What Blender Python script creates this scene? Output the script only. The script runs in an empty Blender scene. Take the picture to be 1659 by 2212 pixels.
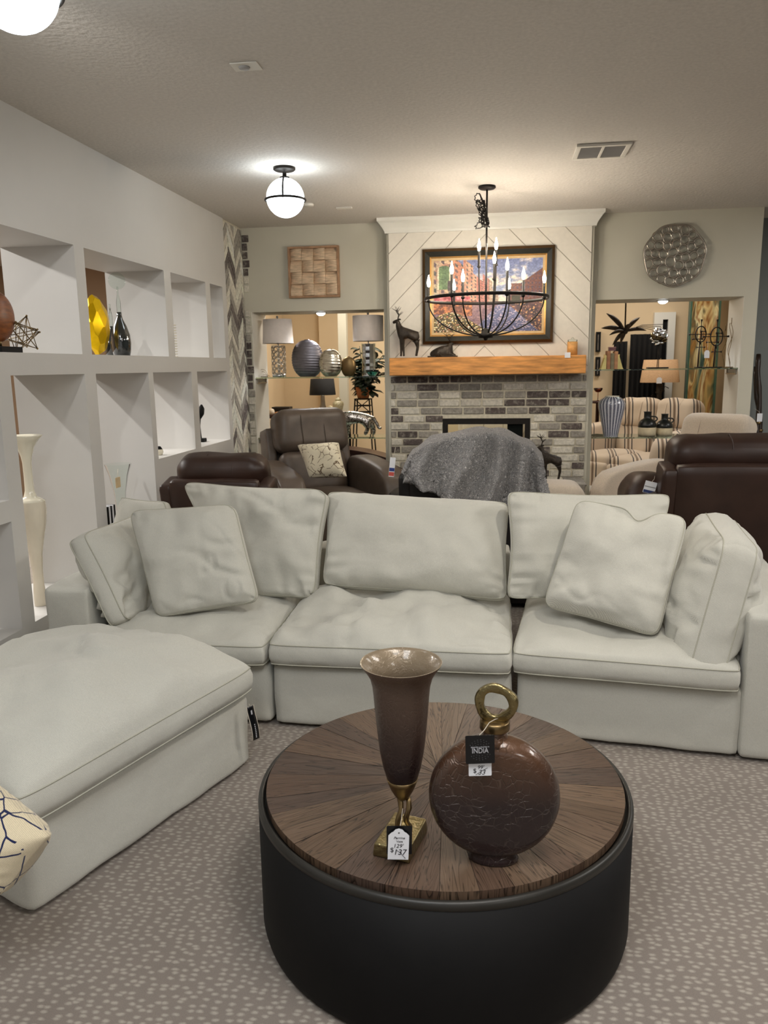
import bpy, bmesh, math, random
from math import sin, cos, pi, radians, sqrt, atan2
from mathutils import Vector, Matrix, noise
random.seed(7)
SC = bpy.context.scene
COL = SC.collection
# ------------------------------------------------------------------ camera
F_PX, PITCH, ROLL, YAW, CAM_H = 1683.0, .1841, -.0141, .1463, 1.5
FWD = Vector((-sin(YAW)*cos(PITCH), cos(YAW)*cos(PITCH), -sin(PITCH)))
_r0 = Vector((cos(YAW), sin(YAW), 0)); _u0 = _r0.cross(FWD)
RGT = _r0*cos(ROLL) + _u0*sin(ROLL)
UPV = -_r0*sin(ROLL) + _u0*cos(ROLL)
CAMP = Vector((0, 0, CAM_H))
cam = bpy.data.objects.new('camera', bpy.data.cameras.new('camera')); COL.objects.link(cam)
cam.matrix_world = Matrix(((RGT.x, UPV.x, -FWD.x, 0), (RGT.y, UPV.y, -FWD.y, 0), (RGT.z, UPV.z, -FWD.z, CAM_H), (0, 0, 0, 1)))
cam.data.sensor_width = 36; cam.data.lens = F_PX/2212*36
cam.data.clip_end = 60; cam.data.clip_start = .05
cam.data.dof.use_dof = True; cam.data.dof.focus_distance = 2.9; cam.data.dof.aperture_fstop = 7.0
SC.camera = cam
# ------------------------------------------------------------------ world, exposure
w = bpy.data.worlds.new('world'); SC.world = w; w.use_nodes = True
w.node_tree.nodes['Background'].inputs[0].default_value = (.9, .92, 1, 1)
w.node_tree.nodes['Background'].inputs[1].default_value = .25
SC.view_settings.view_transform = 'Standard'; SC.view_settings.look = 'None'
SC.view_settings.gamma = 1; SC.view_settings.exposure = 0.30; SC.view_settings.use_curve_mapping = False
SC.cycles.max_bounces = 8; SC.cycles.diffuse_bounces = 4; SC.cycles.glossy_bounces = 4
SC.cycles.transmission_bounces = 8; SC.cycles.transparent_max_bounces = 12
SC.cycles.caustics_reflective = False; SC.cycles.caustics_refractive = False
SC.cycles.sample_clamp_indirect = 4
SC.cycles.use_denoising = True
ZC, XL, YB, TH = 2.70, -2.225, 6.85, .42     # ceiling, left wall face, back wall face, wall thickness
# ------------------------------------------------------------------ room lights out of view: inferred spots and added fill
def area(name, loc, size, power, col, rot=(0, 0, 0), spread=pi):
    l = bpy.data.lights.new(name, 'AREA'); l.shape = 'RECTANGLE'; l.size, l.size_y = size; l.energy = power; l.color = col
    l.spread = spread
    o = bpy.data.objects.new(name, l); COL.objects.link(o); o.location = loc; o.rotation_euler = rot; return o
def spot(name, loc, target, power, col, ang=100, blend=.6, rad=.04):
    l = bpy.data.lights.new(name, 'SPOT'); l.energy = power; l.color = col; l.spot_size = radians(ang); l.spot_blend = blend
    l.shadow_soft_size = rad
    o = bpy.data.objects.new(name, l); COL.objects.link(o); o.location = loc
    o.rotation_euler = (Vector(target)-Vector(loc)).to_track_quat('-Z', 'Y').to_euler(); return o
COOL, NEUT, WARM = (.90, .95, 1), (1, .97, .93), (1, .78, .52)
area('added_overhead_fill', (.4, .9, ZC-.03), (.6, 1.2), 28, NEUT)  # unseen soft lights added overhead, without fixtures
area('added_overhead_fill', (-.6, .2, ZC-.03), (.6, 1.2), 26, COOL)
area('added_overhead_fill', (2.9, 2.6, ZC-.03), (.6, 1.2), 44, NEUT)
area('added_overhead_fill', (2.4, -1.5, ZC-.03), (.6, 1.2), 28, NEUT)
area('added_rear_fill', (.3, -3.9, 1.5), (4.0, 2.0), 9, COOL, (radians(90), 0, 0))  # unseen cool fill added behind the camera
spot('added_spot', (.9, 2.35, ZC-.06), (-.2, 3.6, .5), 46, (1, .93, .8), 70, .8, .05)  # unseen spots added to brighten the sofa and the back
spot('added_spot', (-1.6, 2.3, ZC-.06), (-1.3, 5.2, 1.4), 34, NEUT, 80, .9, .05)
# neighbouring room to the left (behind the display niches)
spot('left_room_spot', (-3.75, 3.1, ZC-.08), (-2.3, 3.6, .9), 62, (1, .97, .93), 95, .5, .03)
spot('left_room_spot', (-3.75, 4.5, ZC-.08), (-2.3, 4.9, .9), 34, (1, .97, .93), 95, .5, .03)
spot('left_room_spot', (-3.75, 6.0, ZC-.08), (-2.3, 6.1, .9), 26, (1, .97, .93), 95, .5, .03)
area('left_room_fill', (-4.6, 5.0, ZC-.03), (.6, 3), 120, NEUT)  # unseen light added to lift the dark brown room
# rooms beyond the back wall
area('back_room_light', (-1.2, 8.3, ZC-.03), (1.4, .5), 36, (1, .92, .80))
area('back_room_light', (1.5, 8.6, ZC-.03), (1.0, .5), 15, (1, .93, .84))
area('added_side_fill', (3.6, 5.4, ZC-.03), (1.2, 1.2), 34, NEUT)  # unseen fill added at the right to brighten the back wall
# ------------------------------------------------------------------ helpers
def at(px, py, Y):
    d = RGT*((px-829.5)/F_PX) - UPV*((py-1106)/F_PX) + FWD
    return CAMP + d*(Y/d.y)
def atz(px, py, Z):
    d = RGT*((px-829.5)/F_PX) - UPV*((py-1106)/F_PX) + FWD
    return CAMP + d*((Z-CAM_H)/d.z)
def atx(px, py, X):
    d = RGT*((px-829.5)/F_PX) - UPV*((py-1106)/F_PX) + FWD
    return CAMP + d*(X/d.x)
V = Vector
def tag(o, label=None, cat=None, group=None, kind=None):
    if label: o['label'] = label
    if cat: o['category'] = cat
    if group: o['group'] = group
    if kind: o['kind'] = kind
    return o
def thing(name, label, cat, loc, rz=0, group=None):
    o = bpy.data.objects.new(name, None); COL.objects.link(o); o.location = loc; o.rotation_euler = (0, 0, rz)
    o.empty_display_size = .1
    return tag(o, label, cat, group)
def root_of(o):
    while o.parent: o = o.parent
    return o
class MB:
    def __init__(s): s.v = []; s.f = []; s.s = []; s.c = []; s.uv = None
    def add(s, vs, fs, smooth=True, col=None):
        b = len(s.v); s.v += [V(p) for p in vs]
        for f in fs: s.f.append([i+b for i in f]); s.s.append(smooth); s.c.append(col)
        return s
    def box(s, lo, hi, M=None, col=None):
        x0, y0, z0 = lo; x1, y1, z1 = hi
        p = [V(q) for q in ((x0,y0,z0),(x1,y0,z0),(x1,y1,z0),(x0,y1,z0),(x0,y0,z1),(x1,y0,z1),(x1,y1,z1),(x0,y1,z1))]
        if M: p = [M @ q for q in p]
        return s.add(p, [(0,3,2,1),(4,5,6,7),(0,1,5,4),(1,2,6,5),(2,3,7,6),(3,0,4,7)], False, col)
    def lathe(s, prof, c=(0,0,0), n=32, sx=1, sy=1, M=None, smooth=True, cap=True):
        vs = []; fs = []; c = V(c)
        for r, z in prof:
            for k in range(n):
                a = 2*pi*k/n; p = V((r*cos(a)*sx, r*sin(a)*sy, z)); p = (M @ p) if M else p
                vs.append(p+c)
        m = len(prof)
        for j in range(m-1):
            for k in range(n): fs.append((j*n+k, j*n+(k+1)%n, (j+1)*n+(k+1)%n, (j+1)*n+k))
        if cap:
            if prof[0][0] > 1e-6: fs.append(tuple(range(n-1, -1, -1)))
            if prof[-1][0] > 1e-6: fs.append(tuple((m-1)*n+k for k in range(n)))
        return s.add(vs, fs, smooth)
    def tube(s, pts, r, n=8, closed=False, cap=True):
        pts = [V(p) for p in pts]; m = len(pts); vs = []; fs = []
        rr = r if isinstance(r, (list, tuple)) else [r]*m
        up = None
        for i, p in enumerate(pts):
            if closed: t = pts[(i+1) % m]-pts[i-1]
            else: t = pts[min(i+1, m-1)]-pts[max(i-1, 0)]
            if t.length < 1e-9: t = V((0, 0, 1))
            t.normalize()
            if up is None:
                up = V((0, 0, 1)) if abs(t.z) < .9 else V((1, 0, 0))
            b = t.cross(up)
            if b.length < 1e-4: b = t.orthogonal()
            b.normalize(); up = b.cross(t)
            for k in range(n):
                a = 2*pi*k/n; vs.append(p + (b*cos(a)+up*sin(a))*rr[i])
        for i in range(m if closed else m-1):
            j = (i+1) % m
            for k in range(n): fs.append((i*n+k, i*n+(k+1)%n, j*n+(k+1)%n, j*n+k))
        if cap and not closed: fs.append(tuple(range(n-1, -1, -1))); fs.append(tuple((m-1)*n+k for k in range(n)))
        return s.add(vs, fs)
    def sphere(s, c, r, n=20, m=12, sx=1, sy=1, sz=1):
        return s.lathe([(max(r*sin(pi*i/m), 1e-7), -r*cos(pi*i/m)*sz) for i in range(m+1)], c, n, sx, sy, cap=False)
    def prism(s, poly, a, b, axis='y', M=None, smooth=False, col=None):
        # poly of 2D points; axis y: (x,z) extruded in y; axis x: (y,z); axis z: (x,y)
        def P(u, v_, t): return {'y': V((u, t, v_)), 'x': V((t, u, v_)), 'z': V((u, v_, t))}[axis]
        n = len(poly); vs = [P(u, v_, a) for u, v_ in poly]+[P(u, v_, b) for u, v_ in poly]
        if M: vs = [M @ q for q in vs]
        fs = [tuple(range(n)), tuple(range(2*n-1, n-1, -1))]+[(i, i+n, (i+1) % n+n, (i+1) % n) for i in range(n)]
        return s.add(vs, fs, smooth, col)
    def grid(s, P, nu, nv, smooth=True, closeu=False, closev=False):
        vs = [P(i/(nu if closeu else nu-1), j/(nv if closev else nv-1)) for j in range(nv) for i in range(nu)]; fs = []
        for j in range(nv if closev else nv-1):
            for i in range(nu if closeu else nu-1):
                fs.append((j*nu+i, j*nu+(i+1) % nu, ((j+1) % nv)*nu+(i+1) % nu, ((j+1) % nv)*nu+i))
        return s.add(vs, fs, smooth)
    def build(s, name, mat, parent=None, local=False, bevel=0, sub=0, solid=0, auto=False, dbl=False):
        me = bpy.data.meshes.new(name)
        if parent is None:
            xs = [p.x for p in s.v]; ys = [p.y for p in s.v]; off = V(((min(xs)+max(xs))/2, (min(ys)+max(ys))/2, min(p.z for p in s.v)))
        else: off = V((0, 0, 0)) if local else root_of(parent).location.copy()
        me.from_pydata([p-off for p in s.v], [], s.f); 
        me.polygons.foreach_set('use_smooth', s.s)
        if any(c is not None for c in s.c):
            ca = me.color_attributes.new('tint', 'FLOAT_COLOR', 'CORNER')
            for p in me.polygons:
                c = s.c[p.index] or (1, 1, 1)
                for li in p.loop_indices: ca.data[li].color = (*c, 1)
        if s.uv:
            uvl = me.uv_layers.new(name='uv')
            for l in me.loops: uvl.data[l.index].uv = s.uv[l.vertex_index]
        bm = bmesh.new(); bm.from_mesh(me)
        if dbl: bmesh.ops.remove_doubles(bm, verts=bm.verts, dist=1e-5)
        bmesh.ops.recalc_face_normals(bm, faces=bm.faces); bm.to_mesh(me); bm.free()
        me.materials.append(mat)
        o = bpy.data.objects.new(name, me); COL.objects.link(o)
        if parent is None: o.location = off
        else: o.parent = parent
        if solid: m = o.modifiers.new('s', 'SOLIDIFY'); m.thickness = solid; m.offset = 0
        if bevel: m = o.modifiers.new('b', 'BEVEL'); m.width = bevel; m.segments = 3; m.limit_method = 'ANGLE'; m.angle_limit = radians(40); m.harden_normals = False
        if sub: m = o.modifiers.new('u', 'SUBSURF'); m.levels = sub; m.render_levels = sub
        return o
def copy_tree(o, parent=None, loc=None):
    c = o.copy(); COL.objects.link(c); c.parent = parent
    if loc is not None: c.location = loc
    for ch in list(o.children): copy_tree(ch, c)
    return c
def skin(name, pts, edges, mat, parent=None, sub=2, root=0, local=False):
    """pts: list of (x,y,z,r)"""
    me = bpy.data.meshes.new(name); P = [V(p[:3]) for p in pts]
    if parent is None: off = V((sum(p.x for p in P)/len(P), sum(p.y for p in P)/len(P), min(p.z-q[3] for p, q in zip(P, pts))))
    else: off = V((0, 0, 0)) if local else root_of(parent).location.copy()
    me.from_pydata([p-off for p in P], edges, [])
    o = bpy.data.objects.new(name, me); COL.objects.link(o)
    m = o.modifiers.new('skin', 'SKIN'); m.use_smooth_shade = True
    sv = me.skin_vertices[0].data if me.skin_vertices else None
    if sv is None:
        bpy.context.view_layer.objects.active = o
        me.attributes  # noqa
    if sv is not None:
        for i, q in enumerate(pts):
            rr = q[3]; sv[i].radius = (rr, rr) if not isinstance(rr, tuple) else rr
            sv[i].use_root = (i == root)
    m2 = o.modifiers.new('u', 'SUBSURF'); m2.levels = sub; m2.render_levels = sub
    me.materials.append(mat)
    if parent is None: o.location = off
    else: o.parent = parent
    return o
def text_mesh(name, txt, size, mat, parent, M, align='CENTER', shear=0, extrude=.0002):
    cu = bpy.data.curves.new(name, 'FONT'); cu.body = txt; cu.size = size; cu.align_x = align; cu.align_y = 'CENTER'; cu.shear = shear; cu.extrude = extrude
    tmp = bpy.data.objects.new(name, cu); COL.objects.link(tmp)
    me = bpy.data.meshes.new_from_object(tmp); bpy.data.objects.remove(tmp)
    me.name = name
    off = root_of(parent).location
    me.transform(Matrix.Translation(-off) @ M)
    me.materials.clear(); me.materials.append(mat)
    o = bpy.data.objects.new(name, me); COL.objects.link(o); o.parent = parent; return o
# ------------------------------------------------------------------ materials
def lin(c): return tuple(((x/255)/12.92 if x/255 <= .04045 else ((x/255+.055)/1.055)**2.4) for x in c)
def mat(name, rgb, rough=.6, metal=0, noise_amt=.06, nscale=30, bump=0, bscale=200, srgb=True, spec=.5, coat=0, trans=0, ior=1.45, emit=0, sheen=0, bdist=.002, stretch=None, voro=0):
    m = bpy.data.materials.new(name); m.use_nodes = True; nt = m.node_tree; N = nt.nodes; L = nt.links
    b = N['Principled BSDF']; c = lin(rgb) if srgb else rgb
    b.inputs['Base Color'].default_value = (*c, 1); b.inputs['Roughness'].default_value = rough; b.inputs['Metallic'].default_value = metal
    b.inputs['Specular IOR Level'].default_value = spec; b.inputs['IOR'].default_value = ior
    b.inputs['Coat Weight'].default_value = coat; b.inputs['Coat Roughness'].default_value = .1
    b.inputs['Transmission Weight'].default_value = trans; b.inputs['Sheen Weight'].default_value = sheen
    if emit: b.inputs['Emission Color'].default_value = (*c, 1); b.inputs['Emission Strength'].default_value = emit
    tc = N.new('ShaderNodeTexCoord'); mp = N.new('ShaderNodeMapping'); L.new(tc.outputs['Object'], mp.inputs[0])
    if stretch: mp.inputs['Scale'].default_value = stretch
    m['_'] = 0
    if noise_amt:
        n = N.new('ShaderNodeTexNoise'); n.inputs['Scale'].default_value = nscale; n.inputs['Detail'].default_value = 4; L.new(mp.outputs[0], n.inputs[0])
        r = N.new('ShaderNodeValToRGB'); r.color_ramp.elements[0].position = .3; r.color_ramp.elements[1].position = .7
        r.color_ramp.elements[0].color = (*[x*(1-noise_amt*2) for x in c], 1); r.color_ramp.elements[1].color = (*[min(1, x*(1+noise_amt)) for x in c], 1)
        L.new(n.outputs[0], r.inputs[0]); L.new(r.outputs[0], b.inputs['Base Color'])
    if bump:
        if voro:
            n2 = N.new('ShaderNodeTexVoronoi'); n2.feature = 'DISTANCE_TO_EDGE' if voro == 1 else 'F1'
        else: n2 = N.new('ShaderNodeTexNoise'); n2.inputs['Detail'].default_value = 3
        n2.inputs['Scale'].default_value = bscale; L.new(mp.outputs[0], n2.inputs[0])
        bp = N.new('ShaderNodeBump'); bp.inputs['Strength'].default_value = bump; bp.inputs['Distance'].default_value = bdist
        L.new(n2.outputs[0], bp.inputs['Height']); L.new(bp.outputs[0], b.inputs['Normal'])
    del m['_']
    return m
def linen(name, rgb, amt=1.0, wr=.25):
    m = mat(name, rgb, .92, noise_amt=0, sheen=.25, spec=.2); nt = m.node_tree; N = nt.nodes; L = nt.links; b = N['Principled BSDF']
    tc = N['Texture Coordinate']; c = lin(rgb)
    w1 = N.new('ShaderNodeTexWave'); w1.inputs['Scale'].default_value = 125; w1.inputs['Distortion'].default_value = 2.5; w1.inputs['Detail Scale'].default_value = 3; w1.bands_direction = 'DIAGONAL'
    w2 = N.new('ShaderNodeTexNoise'); w2.inputs['Scale'].default_value = 420; w2.inputs['Detail'].default_value = 2
    n3 = N.new('ShaderNodeTexNoise'); n3.inputs['Scale'].default_value = 7; n3.inputs['Detail'].default_value = 3
    for q in (w1, w2, n3): L.new(tc.outputs['Object'], q.inputs[0])
    a = N.new('ShaderNodeMath'); a.operation = 'ADD'; L.new(w1.outputs[1], a.inputs[0]); L.new(w2.outputs[0], a.inputs[1])
    r = N.new('ShaderNodeValToRGB'); r.color_ramp.elements[0].position = .35; r.color_ramp.elements[1].position = 1.1
    r.color_ramp.elements[0].color = (*[x*.82 for x in c], 1); r.color_ramp.elements[1].color = (*[min(1, x*1.08) for x in c], 1)
    h = N.new('ShaderNodeMath'); h.operation = 'MULTIPLY'; h.inputs[1].default_value = .7; L.new(a.outputs[0], h.inputs[0]); L.new(h.outputs[0], r.inputs[0]); L.new(r.outputs[0], b.inputs['Base Color'])
    b1 = N.new('ShaderNodeBump'); b1.inputs['Strength'].default_value = .18*amt; b1.inputs['Distance'].default_value = .001; L.new(a.outputs[0], b1.inputs['Height'])
    b2 = N.new('ShaderNodeBump'); b2.inputs['Strength'].default_value = wr; b2.inputs['Distance'].default_value = .03; L.new(n3.outputs[0], b2.inputs['Height'])
    L.new(b2.outputs[0], b1.inputs['Normal']); L.new(b1.outputs[0], b.inputs['Normal'])
    return m
def leather(name, rgb, rough=.42):
    m = mat(name, rgb, rough, noise_amt=.12, nscale=9, bump=.25, bscale=260, bdist=.001, voro=1)
    return m
def metal(name, rgb, rough=.35, bump=0, bscale=60, bdist=.002): return mat(name, rgb, rough, 1, .08, 20, bump, bscale, bdist=bdist)
def glass(name, rgb=(240, 248, 246), rough=.02, ior=1.45):
    m = bpy.data.materials.new(name); m.use_nodes = True; nt = m.node_tree; N = nt.nodes; L = nt.links
    b = N['Principled BSDF']; b.inputs['Base Color'].default_value = (*lin(rgb), 1); b.inputs['Roughness'].default_value = rough
    b.inputs['Transmission Weight'].default_value = 1; b.inputs['IOR'].default_value = ior
    return m
def thin_glass(name, rgb=(246, 250, 248)):
    m = bpy.data.materials.new(name); m.use_nodes = True; nt = m.node_tree; N = nt.nodes; L = nt.links; N.remove(N['Principled BSDF'])
    t_ = N.new('ShaderNodeBsdfTransparent'); t_.inputs[0].default_value = (*lin(rgb), 1); g = N.new('ShaderNodeBsdfGlossy'); g.inputs['Roughness'].default_value = .03
    f = N.new('ShaderNodeLayerWeight'); f.inputs[0].default_value = .12; mx = N.new('ShaderNodeMixShader'); L.new(f.outputs[0], mx.inputs[0]); L.new(t_.outputs[0], mx.inputs[1]); L.new(g.outputs[0], mx.inputs[2]); L.new(mx.outputs[0], N['Material Output'].inputs[0])
    return m
def emis(name, col, s):
    m = bpy.data.materials.new(name); m.use_nodes = True; b = m.node_tree.nodes['Principled BSDF']
    b.inputs['Base Color'].default_value = (.8, .8, .8, 1); b.inputs['Emission Color'].default_value = (*col, 1); b.inputs['Emission Strength'].default_value = s
    return m
def tinted(name, rough=.8, noise_scale=40, amt=.3, bump=.4, bdist=.004, sheen=0, white=None, wamt=.4):
    """colour comes from the mesh's per-brick / per-plank tint"""
    m = bpy.data.materials.new(name); m.use_nodes = True; nt = m.node_tree; N = nt.nodes; L = nt.links; b = N['Principled BSDF']
    b.inputs['Roughness'].default_value = rough; b.inputs['Specular IOR Level'].default_value = .3
    at_ = N.new('ShaderNodeAttribute'); at_.attribute_name = 'tint'
    tc = N.new('ShaderNodeTexCoord'); n = N.new('ShaderNodeTexNoise'); n.inputs['Scale'].default_value = noise_scale; n.inputs['Detail'].default_value = 6; n.inputs['Roughness'].default_value = .7
    L.new(tc.outputs['Object'], n.inputs[0])
    r = N.new('ShaderNodeMapRange'); r.inputs[1].default_value = .3; r.inputs[2].default_value = .7; r.inputs[3].default_value = 1-amt; r.inputs[4].default_value = 1+amt
    L.new(n.outputs[0], r.inputs[0])
    mx = N.new('ShaderNodeVectorMath'); mx.operation = 'SCALE'; L.new(at_.outputs[0], mx.inputs[0]); L.new(r.outputs[0], mx.inputs[3])
    out = mx.outputs[0]
    if white:
        n2 = N.new('ShaderNodeTexNoise'); n2.inputs['Scale'].default_value = noise_scale*.4; n2.inputs['Detail'].default_value = 8; n2.inputs['Roughness'].default_value = .8; L.new(tc.outputs['Object'], n2.inputs[0])
        r2 = N.new('ShaderNodeMapRange'); r2.inputs[1].default_value = .5; r2.inputs[2].default_value = .62; r2.inputs[4].default_value = wamt; L.new(n2.outputs[0], r2.inputs[0])
        mm = N.new('ShaderNodeMix'); mm.data_type = 'RGBA'; L.new(r2.outputs[0], mm.inputs[0]); L.new(out, mm.inputs[6]); mm.inputs[7].default_value = (*lin(white), 1); out = mm.outputs[2]
    L.new(out, b.inputs['Base Color'])
    bp = N.new('ShaderNodeBump'); bp.inputs['Strength'].default_value = bump; bp.inputs['Distance'].default_value = bdist; L.new(n.outputs[0], bp.inputs['Height']); L.new(bp.outputs[0], b.inputs['Normal'])
    return m
M = {}
M['wallw'] = mat('white_paint', (209, 207, 203), .5, noise_amt=.015, nscale=3, bump=.06, bscale=90)
M['wallg'] = mat('greige_paint', (200, 196, 180), .6, noise_amt=.015, nscale=3, bump=.06, bscale=120)
M['wallgrey'] = mat('blue_grey_paint', (120, 124, 122), .7, noise_amt=.02, nscale=3)
M['walltan'] = mat('tan_paint', (218, 196, 162), .7, noise_amt=.02, nscale=3)
M['wallbrown'] = mat('brown_paint', (150, 124, 98), .7, noise_amt=.03, nscale=3)
M['ceil'] = mat('ceiling_texture', (212, 206, 198), .85, noise_amt=.04, nscale=60, bump=.55, bscale=45, bdist=.006)
M['shiplap'] = mat('shiplap_white', (226, 220, 208), .55, noise_amt=.02)
M['trimw'] = mat('trim_white', (226, 224, 216), .4, noise_amt=0)
M['sofa'] = linen('ivory_linen', (199, 197, 187))
M['piping'] = mat('linen_seam', (176, 174, 160), .9, noise_amt=0)
M['black'] = mat('matt_black', (14, 13, 13), .6, noise_amt=.1, nscale=8, spec=.22)
M['blackm'] = mat('black_iron', (38, 34, 31), .5, .6, noise_amt=.1)
M['bronze'] = mat('dark_bronze', (58, 50, 42), .45, .5, noise_amt=.25, nscale=40, bump=.5, bscale=70, bdist=.004)
M['brass'] = metal('hammered_brass', (146, 132, 94), .3, .8, 90, .003)
M['dbrass'] = metal('aged_brass', (128, 108, 76), .35, .15, 60)
M['white'] = mat('white_card', (235, 236, 240), .7, noise_amt=0)
M['ink'] = mat('ink', (22, 20, 28), .7, noise_amt=0)
M['cardblack'] = mat('black_card', (16, 16, 18), .3, noise_amt=0)
M['brown'] = leather('dark_brown_leather', (52, 33, 25), .4)
M['taupe'] = leather('taupe_leather', (90, 78, 68), .4)
M['cream'] = mat('beige_chenille', (196, 182, 164), .95, noise_amt=.06, nscale=120, bump=.3, bscale=200, sheen=.4)
M['blackl'] = leather('black_leather', (24, 20, 20), .5)
M['glass'] = thin_glass('clear_glass')
M['glassg'] = glass('shelf_glass', (196, 226, 220))
M['glassd'] = glass('smoky_glass', (92, 98, 94), .03)
M['chrome'] = metal('chrome', (225, 225, 228), .12)
M['silverw'] = metal('brushed_silver', (176, 168, 156), .3, .3, 60)
M['gold'] = mat('gold_foil', (250, 204, 16), .28, .75, noise_amt=.04)
M['shade'] = mat('silver_satin_shade', (228, 218, 212), .4, .0, noise_amt=.02)
M['shadeblack'] = mat('black_lampshade', (20, 18, 18), .85, noise_amt=.1)
M['shadetan'] = mat('tan_lampshade', (196, 160, 122), .85, noise_amt=.06, nscale=90)
M['cer'] = mat('glossy_white_ceramic', (236, 230, 210), .12, noise_amt=.03, nscale=6, coat=.5)
M['vent'] = mat('vent_white', (226, 222, 212), .5, noise_amt=0)
M['ventg'] = mat('vent_grille_grey', (168, 166, 164), .6, noise_amt=0)
M['globe'] = emis('globe_glow', (.86, .95, 1), 9)
M['bulb'] = emis('warm_bulb_glow', (1, .89, .73), 240)
M['down'] = emis('downlight_glow', (.95, .97, 1), 14)
M['cork'] = mat('amber_wax', (226, 168, 98), .5, noise_amt=.1)
M['leaf'] = mat('dark_green_leaf', (30, 44, 28), .4, noise_amt=.2, nscale=12)
M['paper'] = mat('book_paper', (226, 214, 196), .8, noise_amt=.1, nscale=60)
M['wicker'] = mat('orange_wicker', (206, 150, 96), .8, noise_amt=.25, nscale=60, bump=.5, bscale=80)
M['dwood'] = mat('dark_cherry_wood', (58, 30, 22), .35, noise_amt=.25, nscale=6, stretch=(1, 8, 8))
M['wood'] = mat('carved_teak', (140, 80, 38), .4, noise_amt=.25, nscale=8, stretch=(2, 2, 10))
# ------------------------------------------------------------------ structure
def carpet():
    m = mat('speckled_carpet', (150, 139, 129), .97, noise_amt=0, spec=.1, sheen=.2); nt = m.node_tree; N = nt.nodes; L = nt.links; b = N['Principled BSDF']
    tc = N['Texture Coordinate']; mp = N['Mapping']; mp.inputs['Scale'].default_value = (.75, 1.35, 1)
    d = N.new('ShaderNodeTexNoise'); d.inputs['Scale'].default_value = 60; L.new(tc.outputs['Object'], d.inputs[0])
    ad = N.new('ShaderNodeVectorMath'); ad.operation = 'MULTIPLY_ADD'; ad.inputs[1].default_value = (.008, .008, 0); L.new(d.outputs[1], ad.inputs[0]); L.new(mp.outputs[0], ad.inputs[2])
    v = N.new('ShaderNodeTexVoronoi'); v.voronoi_dimensions = '2D'; v.inputs['Scale'].default_value = 43; v.inputs['Randomness'].default_value = .62; L.new(ad.outputs[0], v.inputs[0])
    r = N.new('ShaderNodeValToRGB'); r.color_ramp.elements[0].position = .12; r.color_ramp.elements[1].position = .38
    r.color_ramp.elements[0].color = (*lin((176, 167, 155)), 1); r.color_ramp.elements[1].color = (*lin((138, 128, 119)), 1); L.new(v.outputs[0], r.inputs[0])
    n = N.new('ShaderNodeTexNoise'); n.inputs['Scale'].default_value = 420; n.inputs['Detail'].default_value = 3; L.new(tc.outputs['Object'], n.inputs[0])
    mr = N.new('ShaderNodeMapRange'); mr.inputs[3].default_value = .72; mr.inputs[4].default_value = 1.18; L.new(n.outputs[0], mr.inputs[0])
    n4 = N.new('ShaderNodeTexNoise'); n4.inputs['Scale'].default_value = 2.5; L.new(tc.outputs['Object'], n4.inputs[0])
    mr2 = N.new('ShaderNodeMapRange'); mr2.inputs[3].default_value = .88; mr2.inputs[4].default_value = 1.1; L.new(n4.outputs[0], mr2.inputs[0])
    q = N.new('ShaderNodeMath'); q.operation = 'MULTIPLY'; L.new(mr.outputs[0], q.inputs[0]); L.new(mr2.outputs[0], q.inputs[1])
    s = N.new('ShaderNodeVectorMath'); s.operation = 'SCALE'; L.new(r.outputs[0], s.inputs[0]); L.new(q.outputs[0], s.inputs[3]); L.new(s.outputs[0], b.inputs['Base Color'])
    bp = N.new('ShaderNodeBump'); bp.inputs['Strength'].default_value = .5; bp.inputs['Distance'].default_value = .004; L.new(n.outputs[0], bp.inputs['Height']); L.new(bp.outputs[0], b.inputs['Normal'])
    return m
M['carpet'] = carpet()
X0, X1, Y0, Y1 = -6.2, 5.4, -4.0, 11.0
def struct(name, mb, m, **k): return tag(mb.build(name, m, **k), kind='structure')
struct('floor', MB().box((X0, Y0, -.05), (X1, Y1, 0)), M['carpet'])
struct('ceiling', MB().box((X0, Y0, ZC), (X1, Y1, ZC+.05)), M['ceil'])
def holed(axis, a0, a1, b0, b1, t0, t1, holes):
    """wall slab in the plane (a, z) with rectangular holes, thickness t0..t1 along the other axis"""
    A = sorted({a0, a1}|{h[0] for h in holes}|{h[1] for h in holes}); B = sorted({b0, b1}|{h[2] for h in holes}|{h[3] for h in holes})
    A = [a for a in A if a0 <= a <= a1]; B = [b for b in B if b0 <= b <= b1]
    solid = lambda i, j: 0 <= i < len(A)-1 and 0 <= j < len(B)-1 and not any(h[0] < (A[i]+A[i+1])/2 < h[1] and h[2] < (B[j]+B[j+1])/2 < h[3] for h in holes)
    mb = MB(); P = (lambda a, b, t: V((a, t, b))) if axis == 'x' else (lambda a, b, t: V((t, a, b)))
    def q(*p): mb.add(p, [(0, 1, 2, 3)], False)
    for i in range(len(A)-1):
        for j in range(len(B)-1):
            if not solid(i, j): continue
            a, c, b, d = A[i], A[i+1], B[j], B[j+1]
            q(P(a,b,t0), P(c,b,t0), P(c,d,t0), P(a,d,t0)); q(P(a,b,t1), P(c,b,t1), P(c,d,t1), P(a,d,t1))
            if not solid(i-1, j): q(P(a,b,t0), P(a,d,t0), P(a,d,t1), P(a,b,t1))
            if not solid(i+1, j): q(P(c,b,t0), P(c,d,t0), P(c,d,t1), P(c,b,t1))
            if not solid(i, j-1): q(P(a,b,t0), P(c,b,t0), P(c,b,t1), P(a,b,t1))
            if not solid(i, j+1): q(P(a,d,t0), P(c,d,t0), P(c,d,t1), P(a,d,t1))
    return mb
NT = [(1.6, 2.86, 1.59, 2.155), (2.985, 4.015, 1.59, 2.155), (4.117, 5.15, 1.59, 2.155), (5.26, 5.91, 1.59, 2.155), (6.005, 6.287, 1.59, 2.155)]
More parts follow.
